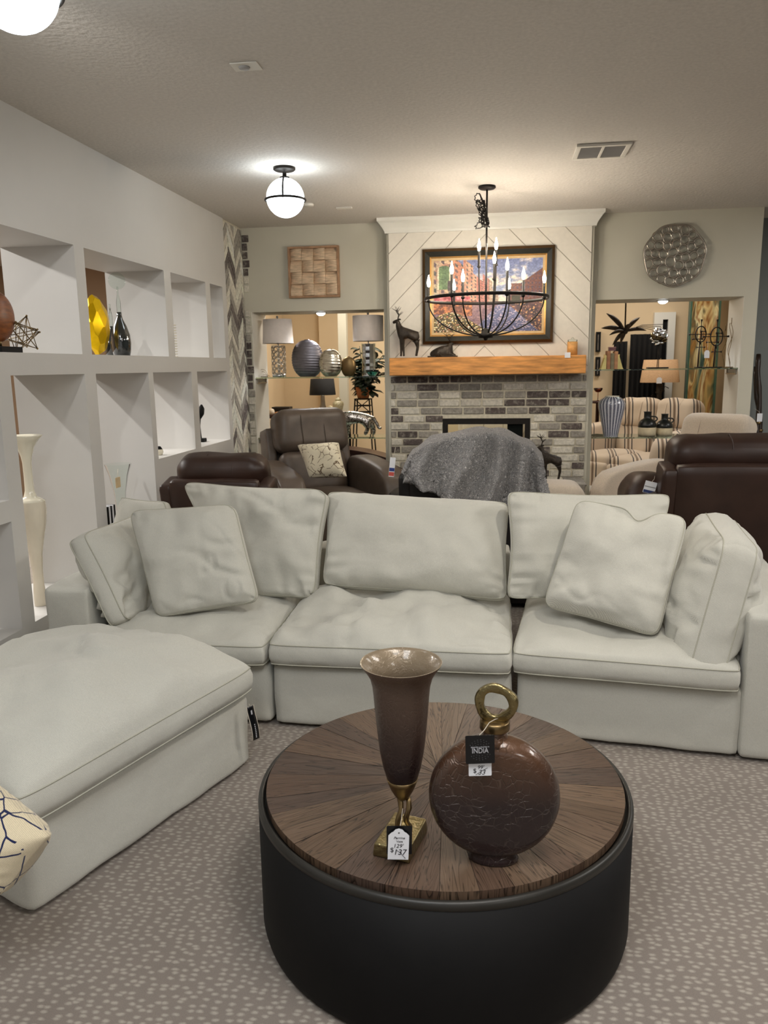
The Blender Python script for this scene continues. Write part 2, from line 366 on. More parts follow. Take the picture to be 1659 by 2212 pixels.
NL = [(1.6, 2.38, .92, 1.485), (2.49, 3.255, .92, 1.485), (1.6, 2.38, .3, .82), (2.49, 3.255, .3, .82), (3.36, 4.02, .3, 1.485), (4.14, 4.81, .3, 1.485), (4.88, 5.53, .92, 1.485), (5.64, 6.30, .92, 1.485), (4.88, 5.53, .3, .74), (5.64, 6.30, .3, .74)]
struct('wall_left', holed('y', Y0, 6.375, 0, ZC, XL, XL-TH, NT+NL), M['wallw'], dbl=True)
LO, RO, FP = (-2.17, -.985, .40, 1.99), (.79, 1.957, .40, 2.02), (-.47, .27, .36, 1.058)
struct('wall_back', holed('x', -2.645, 2.06, 0, ZC, YB, YB+TH, [LO, RO, FP]), M['wallg'], dbl=True)
# white painted linings of the two pass-through openings
for k, (h, sgn) in enumerate(((LO, -1), (RO, 1))):
    x = h[0] if sgn < 0 else h[1]; t = .004
    struct('trim_%d' % (k+1), MB().box((min(x, x-sgn*t), YB+.002, h[2]), (max(x, x-sgn*t), YB+TH-.002, h[3])), M['trimw'])
    struct('trim_%d' % (k+3), MB().box((h[0]+.01, YB+.002, h[2]-.0005), (h[1]-.01, YB+TH-.002, h[2]+.004)), M['trimw'])
struct('wall_right', MB().box((X1-.1, Y0, 0), (X1, Y1, ZC)), M['wallgrey'])
struct('wall_rear', MB().box((X0, Y0-.1, 0), (X1, Y0, ZC)), M['wallw'])
struct('wall_alcove', MB().box((2.07, 7.36, 0), (X1-.1, 7.44, ZC)), M['wallgrey'])
struct('wall_left_room', holed('y', Y0, Y1, 0, ZC, X0, X0+.1, []), M['wallbrown'])
struct('wall_left_room_end', MB().box((X0+.1, 8.6, 0), (-2.7, 8.7, ZC)), M['wallbrown'])
struct('wall_far', MB().box((-4.5, 9.6, 0), (2.7, 9.7, ZC)), M['walltan'])
struct('wall_far_left_side', MB().box((-2.75, YB+TH, 0), (-2.65, 9.6, ZC)), M['walltan'])
struct('wall_far_right_side', MB().box((2.6, 7.45, 0), (2.7, 9.6, ZC)), M['walltan'])
p = at(692, 760, 9.5).x; q = at(731, 760, 9.5).x; r = at(745, 760, 9.0).x
struct('wall_far_chase', MB().box((p, 9.45, 0), (q+.03, 9.6, ZC)), M['walltan'])
struct('wall_far_post', MB().box((at(731, 760, 9.0).x, 9.0, 0), (r+.02, 9.1, ZC)), M['wallg'])
# ---- brickwork
DARK, GREY, LIGHT = lin((88, 79, 76)), lin((144, 139, 131)), lin((206, 201, 188))
def brick_tint(rnd, wt=(3, 4, 4)):
    c = rnd.choices((DARK, GREY, LIGHT), wt)[0]; k = rnd.uniform(.85, 1.15); return tuple(x*k for x in c)
M['brick'] = tinted('whitewashed_brick', .85, 45, .3, .6, .006, white=(196, 190, 176), wamt=.45)
M['mortar'] = mat('mortar', (208, 201, 182), .9, noise_amt=.08, nscale=40, bump=.4, bscale=90, bdist=.004)
def fireplace():
    rnd = random.Random(3); mb = MB(); yb = 6.715
    # chimney body
    struct('wall_chimney', holed('x', -.935, .745, 0, ZC, 6.722, YB+.01, [FP]), M['wallg'], dbl=True)
    mort = holed('x', -.915, .722, 0, 1.43, 6.712, 6.724, [FP]); struct('trim_5', mort, M['mortar'], dbl=True)
    z = 1.415; row = 0
    while z > .02:
        h = .0525; x = -.915 - rnd.uniform(0, .15)
        while x < .722:
            L = .17; a, b = max(x, -.915), min(x+L, .722)
            segs = [(a, b)]
            if z-h < FP[3]+.004 and z > FP[2]: segs = [(a, min(b, FP[0])), (max(a, FP[1]), b)]
            for a_, b_ in segs:
                if b_-a_ > .02:
                    mb.box((a_+.001, 6.700+rnd.uniform(0, .004), z-h), (b_, 6.716, z), col=brick_tint(rnd, (1, 1, 0) if row == 0 else (3, 4, 4)))
            x += L+.0125
        z -= h+.014; row += 1
    tag(mb.build('trim_6', M['brick'], bevel=.008), kind='structure')
fireplace()
def bisect_box(mb, lo, hi, axes):
    """clip a mesh builder to a box"""
    me = bpy.data.meshes.new('t'); me.from_pydata(mb.v, [], mb.f); ca = me.color_attributes.new('tint', 'FLOAT_COLOR', 'CORNER')
    for pl in me.polygons:
        for li in pl.loop_indices: ca.data[li].color = (*(mb.c[pl.index] or (1, 1, 1)), 1)
    bm = bmesh.new(); bm.from_mesh(me)
    for ax in axes:
        for val, s in ((lo[ax], -1), (hi[ax], 1)):
            n = V((0, 0, 0)); n[ax] = s; co = V((0, 0, 0)); co[ax] = val
            g = bmesh.ops.bisect_plane(bm, geom=bm.verts[:]+bm.edges[:]+bm.faces[:], plane_co=co, plane_no=n, clear_outer=True)
            ed = [e for e in g['geom_cut'] if isinstance(e, bmesh.types.BMEdge)]
            bmesh.ops.edgeloop_fill(bm, edges=ed) if ed else None
    bm.to_mesh(me); out = MB(); out.v = [v.co.copy() for v in me.vertices]; cl = me.color_attributes['tint']
    for pl in me.polygons:
        out.f.append(list(pl.vertices)); out.s.append(False); out.c.append(tuple(cl.data[pl.loop_start].color)[:3])
    bm.free(); return out
def herringbone():
    rnd = random.Random(5); mb = MB(); L, W, g = .20, .062, .009
    y0, y1 = 6.38, 6.845
    struct('wall_brick_backing', MB().box((XL-.12, 6.375, 0), (XL-.012, YB+.01, ZC)), M['mortar'])
    mb = MB(); cw = .157
    for c in range(-1, 4):
        ya, yb_ = y0-.06+cw*c+.004, y0-.06+cw*(c+1)-.004; dz = cw*1.05 if c % 2 == 0 else -cw*1.05; h = .074
        for k in range(-4, 36):
            z = k*(h+.011)+(.04 if c % 2 else 0); xo = XL-.001+rnd.uniform(-.004, .002)
            mb.prism([(ya, z), (yb_, z+dz), (yb_, z+dz+h), (ya, z+h)], XL-.013, xo, 'x', col=tuple(min(.8, x*1.25+.03) for x in brick_tint(rnd, (2, 4, 7))))
    mb = bisect_box(mb, (0, y0, .01), (0, y1-.005, 2.68), (1, 2))
    tag(mb.build('trim_7', M['brick']), kind='structure')
    mb = MB(); z = 2.64
    while z > .05:
        h = .058; wd = rnd.choice((.045, .06))
        if rnd.random() < .85: mb.box((XL+.001, YB-.012, z-h), (XL+wd, YB-.001, z), col=brick_tint(rnd, (5, 2, 3)))
        z -= h+.012
    tag(mb.build('trim_8', M['brick'], bevel=.004), kind='structure')
herringbone()
def shiplap():
    mb = MB(); sp = .223; x0, x1, z0, z1 = -.918, .725, 1.44, 2.60; xc = -.12
    for side in (-1, 1):
        for k in range(-3, 14):
            a = z0-.9+k*sp; b = a+sp-.007
            # board: z between a - side... rising towards the centre line
            xe = x0-.05 if side < 0 else x1+.05
            d = abs(xe-xc)
            mb.prism([(xe, a-d+.9), (xc+side*.0, a+.9), (xc, b+.9), (xe, b-d+.9)], 6.704, 6.718, col=(1, 1, 1))
    out = bisect_box(mb, (x0, 0, z0), (x1, 0, z1), (0, 2))
    out.c = [None]*len(out.c)
    tag(out.build('trim_9', M['shiplap']), kind='structure')
    struct('trim_10', MB().box((x0, 6.715, z0), (x1, 6.7225, z1)), mat('shiplap_gap', (176, 168, 154), .9, noise_amt=0))
    # crown moulding with mitred returns
    prof = [(0, 2.585), (.012, 2.585), (.016, 2.60), (.03, 2.625), (.055, 2.66), (.07, 2.675), (.07, ZC), (0, ZC)]
    mb = MB(); xa, xb, yf = -.935, .745, 6.703
    rows = []
    for d, z in prof: rows.append([V((xa-d, YB, z)), V((xa-d, yf-d, z)), V((xb+d, yf-d, z)), V((xb+d, YB, z))])
    vs = [p for r_ in rows for p in r_]; n = len(rows)
    mb.add(vs, [(j*4+i, j*4+i+1, ((j+1) % n)*4+i+1, ((j+1) % n)*4+i) for j in range(n) for i in range(3)], False)
    struct('trim_11', mb, M['trimw'])
shiplap()
# firebox lining
def firebox():
    t = thing('fireplace_insert', 'black metal fireplace insert set in the whitewashed brick chimney', 'fireplace', ((FP[0]+FP[1])/2, 6.74, FP[2]))
    x0, x1, z0, z1 = FP; f = .02
    mb = MB(); g = .002
    y0, y1 = 6.706, 6.73; bw = .045
    mb.box((x0+g, y0, z0+g), (x0+bw, y1, z1-g)).box((x1-bw, y0, z0+g), (x1-g, y1, z1-g)).box((x0+bw, y0, z1-bw*1.1), (x1-bw, y1, z1-g)).box((x0+bw, y0, z0+g), (x1-bw, y1, z0+bw))
    mb.build('frame', M['blackm'], t)
    mb = MB(); mb.box((x0+g, y1, z0+g), (x0+.012, YB+TH-.01, z1-g)).box((x1-.012, y1, z0+g), (x1-g, YB+TH-.01, z1-g)).box((x0+g, y1, z1-.012), (x1-g, YB+TH-.01, z1-g)).box((x0+g, y1, z0+g), (x1-g, YB+TH-.01, z0+.012))
    mb.build('firebox', M['black'], t)
    MB().box((x0+.04, 6.735, z0+.04), (x1-.04, 6.739, z1-.045)).build('glass_door', M['glass'], t)
    MB().box((x1-.19, 6.745, z0+.03), (x1-.06, 6.78, z1-.05)).build('screen_panel', M['black'], t)
    b = MB()
    for k in range(4): b.tube([(x0+.2+.02*k, 6.9+.03*k, z0+.05+.03*k), (x0+.5+.03*k, 6.95-.03*k, z0+.06+.03*k)], .03, 8)
    b.build('log_set', M['black'], t)
firebox()
# ------------------------------------------------------------------ cushions and sofas
def quad_pillow(name, m, parent, C, T, band=.0, pinch=.05, n=26, seed=1, wr=1.0, nrm=None, flat=1.0, bow=0, seam=True, pw=2.6, dent=0, local=False, lump=.006, corner=.0, fold=0, notch=0, notch_u=.6):
    """C = four outline corners (bl, br, tr, tl); T = extra belly depth on the face side; flat scales the belly of the far side; band = width of a boxed edge"""
    C = [V(c) for c in C]; ctr = sum(C, V())/4
    N = ((C[1]-C[0]).cross(C[3]-C[0])).normalized() if nrm is None else V(nrm).normalized()
    sz = ((C[1]-C[0]).length+(C[3]-C[0]).length)/2
    def mid(u, v):
        U = .5+(u-.5)*(1-pinch*(1-(2*v-1)**2)*abs(2*u-1)**2); W = .5+(v-.5)*(1-pinch*(1-(2*u-1)**2)*abs(2*v-1)**2)
        p = C[0]*(1-U)*(1-W)+C[1]*U*(1-W)+C[2]*U*W+C[3]*(1-U)*W
        if notch: p = p-(C[3]-C[0]).normalized()*notch*math.exp(-((u-notch_u)/.10)**2)*v**5
        k = (abs(2*u-1)*abs(2*v-1))**8
        p = ctr+(p-ctr)*(1-(.035+corner)*k)
        return p + N*bow*(1-(2*u-1)**2)*(1-(2*v-1)**2)
    def th(u, v, s):
        a, b = abs(2*u-1), abs(2*v-1)
        e = max(0, (1-a**pw)*(1-b**pw))
        du, dv = min(u, 1-u), min(v, 1-v); de = min(du, dv)*sz
        q = mid(u, v)
        t = T*(1 if s > 0 else flat)*e**.5
        nz = noise.noise(q*5+V((seed*3.1, 0, s)))*lump*4+noise.noise(q*13+V((0, seed*2.3, s)))*lump
        al = (u if dv < du else v)*sz
        pk = .5+.5*sin(al*70+5*noise.noise(V((al*9, seed, s*2))))
        fr = max(0., noise.noise(V((al*5, seed*1.7, s+dv)))+.15)
        w = -wr*.024*pk*fr*math.exp(-de/.07)*min(1, de/.012)
        rn = noise.noise(q*4.2+V((seed*1.9, s*3, 0))); rn2 = noise.noise(q*9+V((0, s*3, seed*2.7)))
        w -= wr*(.010*max(0, 1-abs(rn)*9)+.006*max(0, 1-abs(rn2)*9))*max(0, .35+noise.noise(q*2.5+V((seed, 4, 0)))*1.6)*min(1, de/.04)
        # soft diagonal creases
        cr = 0
        if fold: cr = -fold*max(0, 1-abs((u-.5)*.8+(v-.9))/.06)*max(0, v-.45)
        if dent: w -= dent*math.exp(-((u-.5)**2/.03+(v-1)**2/.02))
        return band/2*min(1, (de/.004)**.5 if de < .004 else 1) + max(0, t+(nz+cr)*min(1, de/.04)*e**.25+w)
    mb = MB(); loops = []
    for s in (1, -1):
        vs = []; fs = []
        for j in range(n):
            for i in range(n):
                # cosine spacing puts more rows near the seam
                u = .5-.5*cos(pi*i/(n-1)); v = .5-.5*cos(pi*j/(n-1)); u = .5*(u+i/(n-1)); v = .5*(v+j/(n-1))
                edge = i in (0, n-1) or j in (0, n-1)
                vs.append(mid(u, v)+N*s*(band/2 if edge else th(u, v, s)))
        for j in range(n-1):
            for i in range(n-1):
                q = (j*n+i, j*n+i+1, (j+1)*n+i+1, (j+1)*n+i); fs.append(q if s > 0 else q[::-1])
        b = len(mb.v); mb.add(vs, fs)
        lp = [i for i in range(n)]+[j*n+n-1 for j in range(1, n)]+[(n-1)*n+i for i in range(n-2, -1, -1)]+[j*n for j in range(n-2, 0, -1)]
        loops.append([b+i for i in lp])
    if band > 0:
        k = len(loops[0]); prev = loops[0]; m_ = 3
        for st in range(1, m_+1):
            if st < m_:
                cur = []
                for a, c in zip(loops[0], loops[1]):
                    p = mb.v[a].lerp(mb.v[c], st/m_); o = (p-ctr); o -= N*o.dot(N); 
                    p = p + o.normalized()*((.10 if band < .1 else .22)*band*(1+.5*noise.noise(p*12)))
                    mb.v.append(p); cur.append(len(mb.v)-1)
            else: cur = loops[1]
            for i in range(k):
                mb.f.append([prev[i], cur[i], cur[(i+1) % k], prev[(i+1) % k]]); mb.s.append(True); mb.c.append(None)
            prev = cur
    else:
        pass
    pts = [[mb.v[i].copy() for i in lp] for lp in loops]
    if band <= 0:
        # weld the two faces along the knife edge
        o = mb.build(name, m, parent, dbl=True, local=local)
    else: o = mb.build(name, m, parent, local=local)
    if seam:
        for lp in (pts if band > 0 else pts[:1]):
            sm = MB().tube([p+(p-ctr).normalized()*.0005 for p in lp], .0028, 5, closed=True)
            if parent is None:
                me_off = o.location.copy(); sm.v = [p-me_off for p in sm.v]
                s_ = sm.build('piping', M['piping'], o, local=True)
            else: sm.build('piping', M['piping'], o, local=local)
    return o
def soft_box(mb, lo, hi, r=.03, crown=0, n=10, Mx=None, seed=0, lump=0, cr_axis=2):
    """rounded upholstered box, crowned on its top"""
    lo, hi = V(lo), V(hi); c = (lo+hi)/2; h = (hi-lo)/2
    for ax in range(3):
        for s in (-1, 1):
            a, b = (ax+1) % 3, (ax+2) % 3; vs = []
            for j in range(n):
                for i in range(n):
                    p = V((0, 0, 0)); p[ax] = s
                    f = lambda t: (lambda q: (1 if q > 0 else -1)*abs(q)**.7)(-1+2*t/(n-1)) if abs(-1+2*t/(n-1)) > 1e-9 else 0
                    p[a] = f(i); p[b] = f(j)
                    q = V((p.x*h.x, p.y*h.y, p.z*h.z)); inner = V([max(-(h[k]-r), min(h[k]-r, q[k])) for k in range(3)])
                    d = q-inner
                    if d.length > 1e-9: q = inner+d.normalized()*r
                    if crown:
                        o = [k for k in range(3) if k != cr_axis]
                        if p[cr_axis] > 0: q[cr_axis] += crown*p[cr_axis]*(1-p[o[0]]**2)*(1-p[o[1]]**2)
                    q = q+c
                    if lump: q = q+d.normalized()*lump*noise.noise(q*7+V((seed, 0, 0))) if d.length > 1e-9 else q
                    vs.append((Mx @ q) if Mx else q)
            fs = [(j*n+i, j*n+i+1, (j+1)*n+i+1, (j+1)*n+i) if s > 0 else (j*n+i, (j+1)*n+i, (j+1)*n+i+1, j*n+i+1) for j in range(n-1) for i in range(n-1)]
            mb.add(vs, fs)
    return mb
def frame(O, ang):
    return Matrix.Translation(V(O)) @ Matrix.Rotation(ang, 4, 'Z')
def sbox(name, m, parent, lo, hi, Mx=None, r=.025, crown=0, lump=.004, seed=0):
    mb = soft_box(MB(), lo, hi, r, crown, 20, Mx, seed, lump*1.4); return mb.build(name, m, parent, dbl=True)
def seat(name, parent, Mx, x0, x1, y0, y1, z0, band, T, seed, **k):
    k.setdefault('lump', .010)
    C = [Mx @ V(q) for q in ((x0, y0, z0+band/2), (x1, y0, z0+band/2), (x1, y1, z0+band/2+.02), (x0, y1, z0+band/2+.02))]
    return quad_pillow(name, M['sofa'], parent, C, T, band=band, flat=.15, pinch=.015, n=48, seed=seed, pw=3.2, **k)
# centre module
t = thing('sofa_module', 'armless centre section of the ivory sectional sofa with one wide back cushion', 'sofa', (-.43, 3.5, 0))
I = Matrix.Identity(4)
sbox('base', M['sofa'], t, (-.925, 2.99, .012), (.068, 3.97, .285), seed=1)
sbox('back_frame', M['sofa'], t, (-.925, 3.78, .285), (.068, 3.975, .60), seed=2)
seat('seat_cushion', t, I, -.935, .07, 2.95, 3.72, .295, .085, .085, 3, wr=2.2, lump=.017)
quad_pillow('back_cushion', M['sofa'], t, [(-.80, 3.42, .50), (.055, 3.42, .45), (.06, 3.66, .86), (-.82, 3.66, .905)], .115, band=.05, seed=4, n=46, flat=.6, pinch=.045, wr=1.6, pw=3, corner=.02, lump=.009)
# left corner module
t = thing('sofa_module', 'left corner section of the ivory sectional sofa with a boxy low arm', 'sofa', (-1.44, 3.5, 0))
sbox('base', M['sofa'], t, (-1.73, 3.0, .012), (-.937, 3.97, .285), seed=5)
sbox('arm', M['sofa'], t, (-1.935, 2.993, .012), (-1.725, 3.975, .585), r=.02, seed=6)
sbox('back_frame', M['sofa'], t, (-1.72, 3.78, .285), (-.937, 3.975, .60), seed=7)
seat('seat_cushion', t, I, -1.72, -.94, 2.945, 3.73, .29, .08, .07, 8, wr=.6)
quad_pillow('back_cushion', M['sofa'], t, [at(505, 1296, 3.46), at(684, 1296, 3.40), at(716, 1058, 3.56), at(392, 1040, 3.80)], .08, band=.045, seed=9, n=44, flat=.7, pinch=.07, fold=.05, corner=.06, lump=.011, wr=1.6)
quad_pillow('side_cushion', M['sofa'], t, [at(255, 1350, 2.98), at(345, 1330, 3.62), at(318, 1100, 3.70), at(160, 1160, 3.02)], .10, band=.07, seed=10, n=44, flat=.6, pinch=.05, wr=2.4, lump=.012, corner=.03)
quad_pillow('back_cushion', M['sofa'], t, [at(230, 1200, 3.70), at(400, 1200, 3.66), at(360, 1085, 3.72), at(268, 1075, 3.78)], .08, band=.05, seed=11, n=22)
# right corner module
A = radians(-6.9); R_ = frame((.094, 3.02, 0), A)
t = thing('sofa_module', 'right corner section of the ivory sectional sofa with a wide low arm', 'sofa', (.62, 3.45, 0))
sbox('base', M['sofa'], t, (-.008, 0, .012), (.84, .98, .285), R_, seed=12)
sbox('arm', M['sofa'], t, (.835, -.006, .012), (1.065, .985, .585), R_, r=.02, seed=13)
sbox('back_frame', M['sofa'], t, (0.0, .79, .285), (.83, .985, .60), R_, seed=14)
seat('seat_cushion', t, R_, -.026, .825, -.05, .76, .295, .08, .075, 15, wr=.8)
quad_pillow('back_cushion', M['sofa'], t, [at(1092, 1296, 3.36), at(1425, 1300, 3.42), at(1450, 1066, 3.68), at(1092, 1060, 3.50)], .085, band=.05, seed=16, n=44, flat=.8, pinch=.08, corner=.03, wr=1.6, lump=.010)
quad_pillow('side_cushion', M['sofa'], t, [at(1518, 1484, 2.90), at(1475, 1330, 3.50), at(1552, 1108, 3.62), at(1605, 1178, 3.00)][::-1], .105, band=.12, seed=17, n=44, flat=.9, pinch=.03, wr=2.0, lump=.012, corner=.06)
def throw(label, C, T, seed, **k):
    o = quad_pillow('throw_pillow', M['sofa'], None, C, T, band=.05, corner=.04, seed=seed, n=48, **k)
    tag(o, label, 'pillow'); return o
throw('square ivory throw pillow leaning in the left corner of the sectional', [at(340, 1336, 3.09), at(562, 1300, 3.18), at(508, 1090, 3.35), at(280, 1104, 3.24)], .07, 20, flat=.35, pinch=.03, wr=1.8, lump=.010)
throw('square ivory throw pillow with a dented top in the right corner of the sectional', [at(1174, 1310, 3.21), at(1422, 1378, 3.04), at(1488, 1118, 3.20), at(1248, 1080, 3.35)], .075, 21, flat=.35, pinch=.03, dent=.05, notch=.045, wr=1.8, lump=.010)
# ottoman
oa = atan2(.93, .345)-pi/2; O_ = frame((-1.26, 1.765, 0), oa)
t = thing('ottoman', 'large ivory linen ottoman with an overstuffed loose cushion', 'ottoman', (-1.5, 2.35, 0))
sbox('base', M['sofa'], t, (-.845, 0, .012), (0, .97, .285), O_, r=.02, lump=.006, seed=22)
C = [O_ @ V(q) for q in ((-.87, -.035, .34), (.035, -.035, .34), (.03, .985, .355), (-.85, .97, .355))]
quad_pillow('seat_cushion', M['sofa'], t, C, .165, band=.085, flat=.1, pinch=.012, n=56, seed=23, pw=2.6, wr=1.6, lump=.011)
# its woven hang tag
g = O_ @ V((.012, .93, .20))
# ------------------------------------------------------------------ coffee table
def radial_wood():
    m = mat('radial_elm_planks', (120, 96, 78), .42, noise_amt=0, spec=.4); nt = m.node_tree; N = nt.nodes; L = nt.links; b = N['Principled BSDF']
    uv = N.new('ShaderNodeUVMap'); uv.uv_map = 'uv'
    mp = N.new('ShaderNodeMapping'); mp.inputs['Scale'].default_value = (.85, 13, 1); L.new(uv.outputs[0], mp.inputs[0])
    n = N.new('ShaderNodeTexNoise'); n.inputs['Scale'].default_value = 2.2; n.inputs['Detail'].default_value = 3; n.inputs['Distortion'].default_value = .35; L.new(mp.outputs[0], n.inputs[0])
    # growth rings: many thin dark lines following the warped noise field
    k = N.new('ShaderNodeMath'); k.operation = 'MULTIPLY'; k.inputs[1].default_value = 15; L.new(n.outputs[0], k.inputs[0])
    fr = N.new('ShaderNodeMath'); fr.operation = 'FRACT'; L.new(k.outputs[0], fr.inputs[0])
    r = N.new('ShaderNodeValToRGB'); e = r.color_ramp.elements; e[0].position = 0; e[0].color = (.10, .09, .08, 1); e[1].position = .28; e[1].color = (1, 1, 1, 1)
    q = e.new(.12); q.color = (.5, .5, .5, 1); q2 = e.new(.95); q2.color = (.8, .8, .8, 1); L.new(fr.outputs[0], r.inputs[0])
    at_ = N.new('ShaderNodeAttribute'); at_.attribute_name = 'tint'
    mx = N.new('ShaderNodeVectorMath'); mx.operation = 'MULTIPLY'; L.new(at_.outputs[0], mx.inputs[0])
    n2 = N.new('ShaderNodeTexNoise'); n2.inputs['Scale'].default_value = 1.2; n2.inputs['Detail'].default_value = 5; L.new(mp.outputs[0], n2.inputs[0])
    mr = N.new('ShaderNodeMapRange'); mr.inputs[1].default_value = .52; mr.inputs[2].default_value = .8; mr.inputs[3].default_value = 0; mr.inputs[4].default_value = 1; L.new(n2.outputs[0], mr.inputs[0])
    mm = N.new('ShaderNodeMix'); mm.data_type = 'RGBA'; L.new(mr.outputs[0], mm.inputs[0]); L.new(r.outputs[0], mm.inputs[6]); mm.inputs[7].default_value = (.9, .9, .9, 1)
    L.new(mm.outputs[2], mx.inputs[1]); L.new(mx.outputs[0], b.inputs['Base Color'])
    bp = N.new('ShaderNodeBump'); bp.inputs['Strength'].default_value = .35; bp.inputs['Distance'].default_value = .0015; L.new(mm.outputs[2], bp.inputs['Height']); L.new(bp.outputs[0], b.inputs['Normal'])
    return m
TC, TR, TZ = V((-.139, 1.986, 0)), .505, .385
t = thing('coffee_table', 'round drum coffee table with black sides and a sunburst of brown wood planks', 'coffee table', TC)
mb = MB().lathe([(TR-.03, .004), (TR-.01, .004), (TR-.004, .012), (TR, .03), (TR, .352), (.0001, .352)], TC, 128)
mb.build('drum', M['black'], t)
MB().lathe([(TR-.03, .3525), (TR+.0005, .3525), (TR+.0005, .362), (TR-.002, .370), (TR-.010, .3725), (TR-.0145, .370), (TR-.0155, .353)], TC, 128, cap=False).build('rim', mat('worn_rim', (44, 42, 38), .4, .2, noise_amt=.1, nscale=10), t, dbl=True)
def planks():
    rnd = random.Random(11); n = 28; mb = MB(); uvs = []; R = TR-.022; a = 0; cuts = [0]
    ws = [rnd.uniform(.7, 1.35) for _ in range(n)]; S = sum(ws)
    for w_ in ws: cuts.append(cuts[-1]+w_/S*2*pi)
    for i in range(n):
        a0, a1 = cuts[i], cuts[i+1]; g = .0006; base = rnd.choice(((124, 99, 80), (112, 88, 72), (136, 110, 88), (102, 82, 70), (128, 104, 84), (118, 94, 74)))
        c = tuple(x*.62 for x in lin(base)); dz = rnd.uniform(0, .0008); sd = rnd.uniform(0, 50); am = (a0+a1)/2
        vs = []; m_ = 6; K = 8
        for j in range(K+1):
            r_ = .003+(R-.003)*j/K
            for k in range(m_+1):
                th = a0+(a1-a0)*k/m_; off = g*(1 if k == 0 else -1 if k == m_ else 0)
                p = V((r_*cos(th), r_*sin(th), 0))+V((-sin(th), cos(th), 0))*off
                vs.append(p+TC+V((0, 0, TZ-dz))); uvs.append((r_+sd, (th-am)*r_*1.0+sd*1.7))
        fs = [(j*(m_+1)+k, j*(m_+1)+k+1, (j+1)*(m_+1)+k+1, (j+1)*(m_+1)+k) for j in range(K) for k in range(m_)]
        mb.add(vs, fs, False, c)
        # outer lip and underside of the plank
        b = K*(m_+1); ring = [vs[b+k] for k in range(m_+1)]; low = [V((p.x, p.y, TZ-.022)) for p in ring]
        mb.add(ring+low, [(k, k+1, m_+2+k, m_+1+k) for k in range(m_)], False, c); uvs += [(sd, (k-m_/2)*.01+sd) for k in range(m_+1)]+[(sd+.02, (k-m_/2)*.01+sd) for k in range(m_+1)]
    mb.uv = uvs
    mb.build('plank_top', radial_wood(), t)
    MB().lathe([(.0001, .36), (R-.002, .36), (R-.002, TZ-.002), (.0001, TZ-.002)], TC, 96).build('top_board', M['black'], t)
planks()
